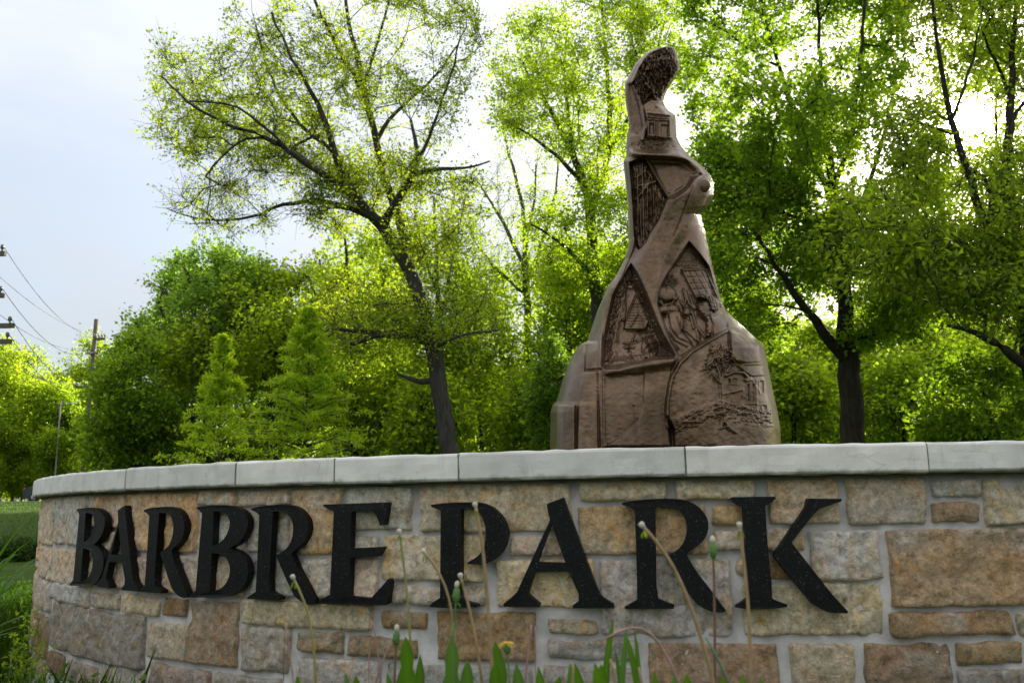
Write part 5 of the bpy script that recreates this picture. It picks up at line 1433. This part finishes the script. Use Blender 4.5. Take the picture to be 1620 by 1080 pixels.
def leaf_mesh(p0, az, L_, w, lean, tooth, seed, curl=.5, face=None):
    """a dandelion-like toothed leaf or a smooth blade, as a strip with a keel"""
    r = np.random.default_rng(seed); n = 22
    V, Fc, T_ = [], [], []
    d = np.array([math.cos(az), math.sin(az), 0]); side = np.array([-math.sin(az), math.cos(az), 0])
    roll = r.uniform(-.5, .5); side = side*math.cos(roll)+np.array([0, 0, math.sin(roll)])
    p = np.array(p0, float); el = lean
    if face is not None:                                    # a leaf that grows towards a given tip, blade turned to one side
        fd = np.array(face, float)-p; fd /= np.linalg.norm(fd)
        s0 = np.cross(fd, [0, 1.0, 0]); s0 /= np.linalg.norm(s0); n0 = np.cross(s0, fd)
        side = s0*math.cos(roll*1.3)+n0*math.sin(roll*1.3)
        bend = n0*r.uniform(-.7, .7)+s0*r.uniform(-.45, .45)
    for i in range(n+1):
        t = i/n
        wd = w*min(1, .22+1.15*t)*max(0, 1-t**9)**.6 if face is not None else w*math.sin(math.pi*min(1, t**.75))**.8*(.35+.65*t if t < .7 else 1.0)
        if tooth: wd *= 1-tooth*((i*3.1+seed) % 2 > 1)*(1-t**5)
        wd = max(wd, .0012)
        dirv = d*math.cos(el)+np.array([0, 0, math.sin(el)])
        if face is not None:
            dirv = fd+bend*(t-.5)*1.2; dirv /= np.linalg.norm(dirv)
        nrm_ = np.cross(side, dirv)
        V += [p+side*wd/2+nrm_*wd*.16, p, p-side*wd/2+nrm_*wd*.16]
        sh_ = (seed*37 % 10)/10*.45
        T_ += [sh_+.3*t+.12*(i % 2), 1.0, sh_+.3*t+.12*((i+1) % 2)]
        if i:
            a, b = 3*(i-1), 3*i
            Fc += [(a, a+1, b+1, b), (a+1, a+2, b+2, b+1)]
        p = p+dirv*L_/n; el -= curl/n*(.4+1.6*t)
    return V, Fc, T_
def add_leaf(root, *a, mat=None, **k):
    V, Fc, T_ = leaf_mesh(*a, **k)
    o = mesh_np('leaf', V, np.array(Fc), 4, mat or LF['weed'], root, smooth=True, tint=T_)
    return o
def plant(label, Yt, stems, leaves, cat='plant', name='dandelion_plant', group=None):
    """stems: (points, width_px, material, head kind); leaves: (tip px, tip py, base px, width cm)"""
    pts0 = stems[0][0][-1] if stems else (leaves[0][2], 1120)
    b = at_depth(pts0[0], 1120, Yt); gz = on_ground(b[0], Yt)
    root = empty(name, (b[0], Yt, gz), label, cat, group)
    for pts, wpx, mt, head in stems:
        q = stem_pts(pts, Yt); rad = max(.0010, wpx*.38*Yt/F_PX)
        V, Fc = tube(q, np.linspace(rad*.8, rad*1.15, len(q)), 7)
        s_ = mesh_obj('stem', V, Fc, M[mt], root, True)
        ax = q[0]-q[2]; ax /= np.linalg.norm(ax)
        if head == 'bald':
            V, Fc = lathe([(.0015, -.004), (.0034, -.001), (.0046, .003), (.0040, .006), (.001, .007)], q[0], ax); mesh_obj('seed_head', V, Fc, M['fluff'], root, True)
            for k in range(5):
                a = k*1.3; V, Fc, T_ = leaf_mesh(q[0]-ax*.004, a, .016, .005, -.9, 0, k); mesh_np('bract', V, np.array(Fc), 4, LF['hick'], root, tint=T_)
        elif head == 'bud':
            V, Fc = lathe([(.002, -.011), (.0050, -.008), (.0064, -.001), (.0060, .007), (.0044, .012), (.003, .014)], q[0], ax); mesh_obj('bud', V, Fc, M['stem_green'], root, True)
            V, Fc = lathe([(.003, .0), (.0045, .004), (.0042, .009), (.001, .012)], q[0]+ax*.013, ax); mesh_obj('seed_tuft', V, Fc, M['fluff'], root, True)
            for k in range(6):
                a = k*1.05; V, Fc, T_ = leaf_mesh(q[0]-ax*.010, a, .018, .004, -.2 if k % 2 else .9, 0, k); mesh_np('bract', V, np.array(Fc), 4, LF['weed'], root, tint=T_)
        elif head == 'flower':
            V, Fc = lathe([(.002, -.010), (.006, -.006), (.007, .002), (.006, .006)], q[0], ax); mesh_obj('calyx', V, Fc, M['stem_green'], root, True)
            for k in range(36):
                a = k*2.399; rr = .0125*math.sqrt((k+1)/36)
                pv = q[0]+ax*.006
                V, Fc, T_ = leaf_mesh(pv, a, .004+rr, .0032, .75-.9*k/36, 0, k); mesh_obj('petal', V, Fc, M['petal'], root)
    for i, (tx, ty, bx, wcm) in enumerate(leaves):
        tip_ = at_depth(tx, ty, Yt); bs = at_depth(bx, 1120, Yt); bs[2] = on_ground(bs[0], Yt)-.005
        dx = tip_[0]-bs[0]; dz = tip_[2]-bs[2]; L_ = math.hypot(dx, dz)*1.03
        tip_[1] += random.uniform(-.08, .05); tip_[2] -= random.uniform(0, .014); tip_[0] += random.uniform(-.015, .015)
        add_leaf(root, bs, 0, L_, wcm/100*random.uniform(.62, .95), 1.4, .60, 7*i+int(tx), face=tip_)
    return rebase(root)
plant('dandelion with the tallest bare stalk, in front of the letter P', 1.50, [([(752,800),(762,845),(769,920),(775,1000),(780,1080)], 8, 'stem_tan', 'bald'), ([(717,985),(716,1030),(718,1085)], 5, 'stem_green', None)],
      [(655,1008,668,4.5),(700,1022,706,4.2),(770,1026,772,5.0),(752,1030,756,4.0),(797,1040,792,4.4)])
plant('dandelion with yellowish stalks below the gap between E and P', 1.62, [([(632,842),(640,900),(647,970),(652,1080)], 5.5, 'stem_yel', 'bald'), ([(627,1010),(625,1050),(624,1085)], 5, 'stem_red', 'bud')], [(622,1050,626,3.4),(600,1062,606,3.0),(672,1040,660,3.4)])
plant('dandelion with a curved pale stalk across the stem of P', 1.55, [([(671,873),(697,903),(714,950),(720,1010),(722,1085)], 6, 'stem_tan', 'bald'), ([(729,912),(745,970),(756,1030),(764,1085)], 7, 'stem_tan', 'bald'), ([(722,942),(719,975),(718,1010),(717,1085)], 5, 'stem_green', 'bud')], [(815,1042,806,3.8),(735,1050,735,3.0)])
plant('dandelion with one thick arching stalk in front of the second R', 1.32, [([(1017,832),(1055,872),(1083,930),(1104,990),(1120,1040),(1132,1090)], 9, 'stem_tan', 'bald')], [(1062,1062,1070,3.6),(1030,1068,1040,3.2)])
plant('dandelion with a green bud on a straight reddish stalk beside K', 1.45, [([(1128,872),(1130,920),(1131,1000),(1131,1085)], 6, 'stem_red', 'bud')], [(1145,1072,1140,3)])
plant('dandelion with a shrivelled head standing over the stem of K', 1.42, [([(1170,832),(1176,880),(1184,950),(1189,1085)], 8, 'stem_tan', 'bald')], [(1192,1052,1192,3.0),(1175,1072,1178,2.6)])
plant('dandelion stalk bent over sideways below the A of PARK', 1.40, [([(958,1010),(985,992),(1017,981),(1042,1010),(1062,1050),(1080,1090)], 6.5, 'stem_pink', None), ([(966,1042),(975,1085)], 7, 'stem_tan', None)], [(938,1040,946,4.2),(962,1062,966,3.6),(905,1062,912,3.2)])
plant('dandelion with a leaning yellow stalk in front of the R of BARBRE', 1.60, [([(464,914),(482,948),(495,1000),(500,1085)], 6, 'stem_yel', 'bald')], [(480,1062,488,4.2),(505,1070,506,3.4),(545,1072,540,3.0)])
plant('small dandelion with an open yellow flower', 1.50, [([(802,1024),(805,1055),(806,1090)], 4, 'stem_green', 'flower')], [(880,1056,872,4.4),(855,1050,858,4.0)])
plant('pair of thin pinkish dry stalks under the letter P', 1.55, [([(841,988),(836,1030),(829,1090)], 5, 'stem_pink', None), ([(846,990),(848,1090)], 3, 'stem_pink', None)], [(896,1040,892,3.8)], name='dry_stalk_plant')
plant('inverted V of thin pink stalks below the letter E', 1.70, [([(588,980),(584,1030),(583,1090)], 3, 'stem_pink', None), ([(590,984),(598,1030),(603,1090)], 3, 'stem_pink', None), ([(617,1016),(604,1050),(592,1085)], 4, 'stem_pink', None)], [(560,1072,566,2.6)], name='dry_stalk_plant')
plant('thin reddish dry stalks below the second R of BARBRE', 1.70, [([(452,990),(458,1030),(466,1090)], 3.5, 'stem_pink', None), ([(450,1000),(448,1090)], 2, 'stem_red', None)], [], name='dry_stalk_plant')
plant('short brown stub stalks below the R of PARK', 1.38, [([(907,1048),(906,1090)], 5, 'stem_tan', None), ([(1011,1055),(1018,1090)], 6, 'stem_pink', None), ([(893,1070),(890,1090)], 4, 'stem_red', None)], [(1075,1066,1082,3)], name='dry_stalk_plant')
# upright grass-like weed and loose blades
wd = empty('upright_weed', tuple(np.append(at_depth(990, 1120, 1.5)[:2], 0)), 'upright narrow-leaved green weed below the foot of A', 'plant')
for i, (tx, ty, bx, w) in enumerate(((975,982,992,1.4),(994,988,990,1.2),(1001,1000,992,1.0),(971,1030,990,1.3),(985,1005,990,1.6))):
    t_ = at_depth(tx, ty, 1.5); b_ = at_depth(bx, 1120, 1.5); b_[2] = on_ground(b_[0], 1.5)
    add_leaf(wd, b_, 0, np.linalg.norm(t_-b_)*1.02, w/100*.95, 1.4, 0, i, face=t_)
rebase(wd)
wd = empty('blue_green_blade', tuple(np.append(at_depth(1150, 1120, 1.25)[:2], 0)), 'single thick blue-green blade crossing the arching stalk', 'plant')
q = stem_pts([(1117,1008),(1135,1040),(1158,1085)], 1.25); V, Fc = tube(q, np.linspace(.0018, .0042, len(q)), 7); mesh_obj('blade', V, Fc, mat_simple('blue_green_blade', (.11, .17, .10), .5, .2, 30, bump=0), wd, True); rebase(wd)

# tall strap-leaved clumps and weeds left of the wall end
def strap_clump(x, y, n, L_, w, label, seed, spread=.10, mat=None, cat='plant', name='strap_leaf_clump'):
    r = np.random.default_rng(seed); gz = on_ground(x, y)
    root = empty(name, (x, y, gz), label, cat)
    for i in range(n):
        a = r.uniform(0, 6.28); rr = spread*math.sqrt(r.random())
        add_leaf(root, (x+rr*math.cos(a), y+rr*math.sin(a), gz-.01), r.uniform(0, 6.28), L_*r.uniform(.6, 1.15), w*r.uniform(.7, 1.2), r.uniform(1.05, 1.5), 0, seed*50+i, mat=mat, curl=r.uniform(.3, 1.5))
    return rebase(root)
sp = [(-2.72,4.35,26,.62,.030,'tall strap-leaved clump touching the end of the wall'),(-3.05,4.7,26,.75,.034,'tall strap-leaved clump just left of the wall end'),(-3.2,5.2,22,.85,.034,'tallest strap-leaved clump behind the wall end'),
      (-2.45,3.75,22,.42,.026,'short strap-leaved clump at the foot of the wall end'),(-2.0,3.15,16,.36,.030,'broad-leaved clump in the lower corner below the letter B'),(-2.35,3.35,18,.5,.03,'arching strap-leaved clump at the lower picture corner'),
      (-3.6,6.0,24,.9,.03,'far strap-leaved clump before the low dark hedge')]
for i, (x, y, n, L_, w, lab) in enumerate(sp): strap_clump(x, y, n, L_, w, lab, 300+i, .16)
def bushy_weed(px, py, Yt, h, w, n, mat, label, seed, L=.022, name='leafy_weed'):
    r = np.random.default_rng(seed); p = at_depth(px, py, Yt); gz = on_ground(p[0], Yt)
    root = empty(name, (p[0], Yt, gz), label, 'plant')
    ns_ = 7; tips_a, tips_b = [], []
    VV, Q_, o_ = [], [], 0
    for i in range(ns_):
        a = r.uniform(0, 6.28); e_ = np.array([w*math.cos(a)*r.random(), w*math.sin(a)*r.random(), h*r.uniform(.7, 1.1)])
        V, Fc = tube([(0, 0, -.01), tuple(e_*.5+r.normal(0, .01, 3)), tuple(e_)], [.0025, .002, .001], 5)
        mesh_obj('stem', V, Fc, M['stem_green'], root, True)
        t = np.linspace(.15, 1, n); tips_a.append(e_*t[:, None]*.97); tips_b.append(e_*t[:, None]+r.normal(0, .03, (n, 3)))
    V_, T_ = cluster_leaves(np.concatenate(tips_a), np.concatenate(tips_b), 4, L, .6, .008, .0, seed, r.random(ns_*n))
    c = mesh_np('foliage', V_.reshape(-1, 3), np.arange(V_.size//3), 4, mat, root, tint=T_.ravel()); c['kind'] = 'stuff'
    return root
for i, (px, Yt, h, w, mt, lab) in enumerate(((178, 2.75, .20, .10, 'hick', 'small yellowish weed at the wall foot below BAR'), (70, 3.4, .26, .12, 'weed', 'leafy weed against the end of the wall'), (118, 3.0, .24, .10, 'weed', 'leafy weed with a tall green tip below the first B'),
        (425, 2.35, .13, .05, 'hick', 'tiny yellowish weed against the wall below the second R'), (360, 2.2, .14, .07, 'weed', 'low green weed below the second B'), (25, 3.6, .36, .15, 'hick', 'tall yellowish weed among the strap leaves'), (300, 2.2, .10, .08, 'weed', 'low green weed below the first R'), (40, 4.2, .42, .15, 'bright', 'pale leafy weed behind the strap leaves'))):
    bushy_weed(px, 1060, Yt, h, w, 14, LF[mt], lab, 400+i)
for i, (tx, ty, Yt, w) in enumerate(((254, 1042, 1.9, .022), (240, 1062, 1.9, .02), (330, 1065, 1.9, .02))):
    t_ = at_depth(tx, ty, Yt); gz = on_ground(t_[0]-.02, Yt)
    root = empty('grass_tuft', (t_[0], Yt, gz), ('pointed grass tuft below the first R of BARBRE', 'short broad grass tuft left of the pointed one', 'short grass tuft below the second B')[i], 'grass')
    for j in range(6):
        b_ = np.array([t_[0]+random.uniform(-.03, .03), Yt+random.uniform(-.03, .03), gz-.01])
        hgt = (t_[2]-gz)*(1 if j == 0 else random.uniform(.55, .9))
        add_leaf(root, b_, random.uniform(0, 6.28), hgt*1.03, w, 1.42 if j == 0 else random.uniform(1.1, 1.4), 0, 90*i+j, curl=.2)
    rebase(root)
# meadow grass at the left and under the plants
r = np.random.default_rng(5)
def grass(name, xs, ys, n, hmin, hmax, w, mat):
    x = r.uniform(*xs, n); y = r.uniform(*ys, n)
    keep = np.hypot(x-CX, y-CY) > RCAP+.02
    x, y = x[keep], y[keep]; n = len(x)
    z = ground_z(x, y); h = r.uniform(hmin, hmax, n); a = r.uniform(0, 6.28, n); ln = r.uniform(.1, .6, n)
    b = np.stack([np.cos(a), np.sin(a), 0*a], -1)*w/2; d = np.stack([-np.sin(a), np.cos(a), 0*a], -1)*(h*ln)[:, None]
    p = np.stack([x, y, z-.01], -1); up = np.zeros((n, 3)); up[:, 2] = h
    V = np.stack([p-b, p+b, p+d*.5+up*.62+b*.6, p+d+up, p+d*.5+up*.62-b*.6], 1).reshape(-1, 3)
    return tag(mesh_np(name, V, np.arange(n*5), 5, mat, None, tint=np.repeat(r.random(n), 5)), kind='stuff')
g1 = grass('meadow_grass', (-5.5, -1.2), (2.4, 9), 20000, .08, .30, .007, LF['grassb']); tag(g1, 'rough green grass growing left of the wall', 'grass')
g2 = grass('meadow_grass', (-1.6, 2.6), (1.0, 2.7), 9000, .04, .12, .005, LF['grassb']); tag(g2, 'short green grass along the foot of the wall', 'grass')
g3 = grass('lawn_grass', (-40, -8), (21, 57), 24000, .05, .11, .03, LF['grassb']); tag(g3, 'mown lawn grass between the path and the road', 'grass')
# low dark hedge before the lawn
def hedge(px, Yt, w, h, label, seed):
    r = np.random.default_rng(seed); p = at_depth(px, 850, Yt); gz = on_ground(p[0], Yt)
    root = empty('low_shrub', (p[0], Yt, gz), label, 'shrub', 'low dark shrubs in front of the path')
    n = 260; a = r.normal(0, 1, (n, 3)); a /= np.linalg.norm(a, axis=1, keepdims=True); a[:, 2] = np.abs(a[:, 2])
    tip_ = a*np.array([w/2, .45, h])*r.uniform(.7, 1.0, (n, 1)); bs = tip_*.35; 
    V, Q = frusta(bs*0+np.array([0, 0, .02]), tip_, np.full(n, .01), np.full(n, .003), a, a, 3); mesh_np('stems', V, Q, 4, M['bark_dark'], root)
    V_, T_ = cluster_leaves(bs, tip_, 14, .05, .5, .04, .1, seed, r.random(n)); c = mesh_np('foliage', V_.reshape(-1, 3), np.arange(V_.size//3), 4, LF['evergreen'], root, tint=T_.ravel()); c['kind'] = 'stuff'
for i, (px, Yt) in enumerate(((-30, 17.5), (15, 17.2), (60, 17.6), (105, 17.4))): hedge(px, Yt, 1.3, .55, 'low dark green shrub in front of the pale path edge', 500+i)
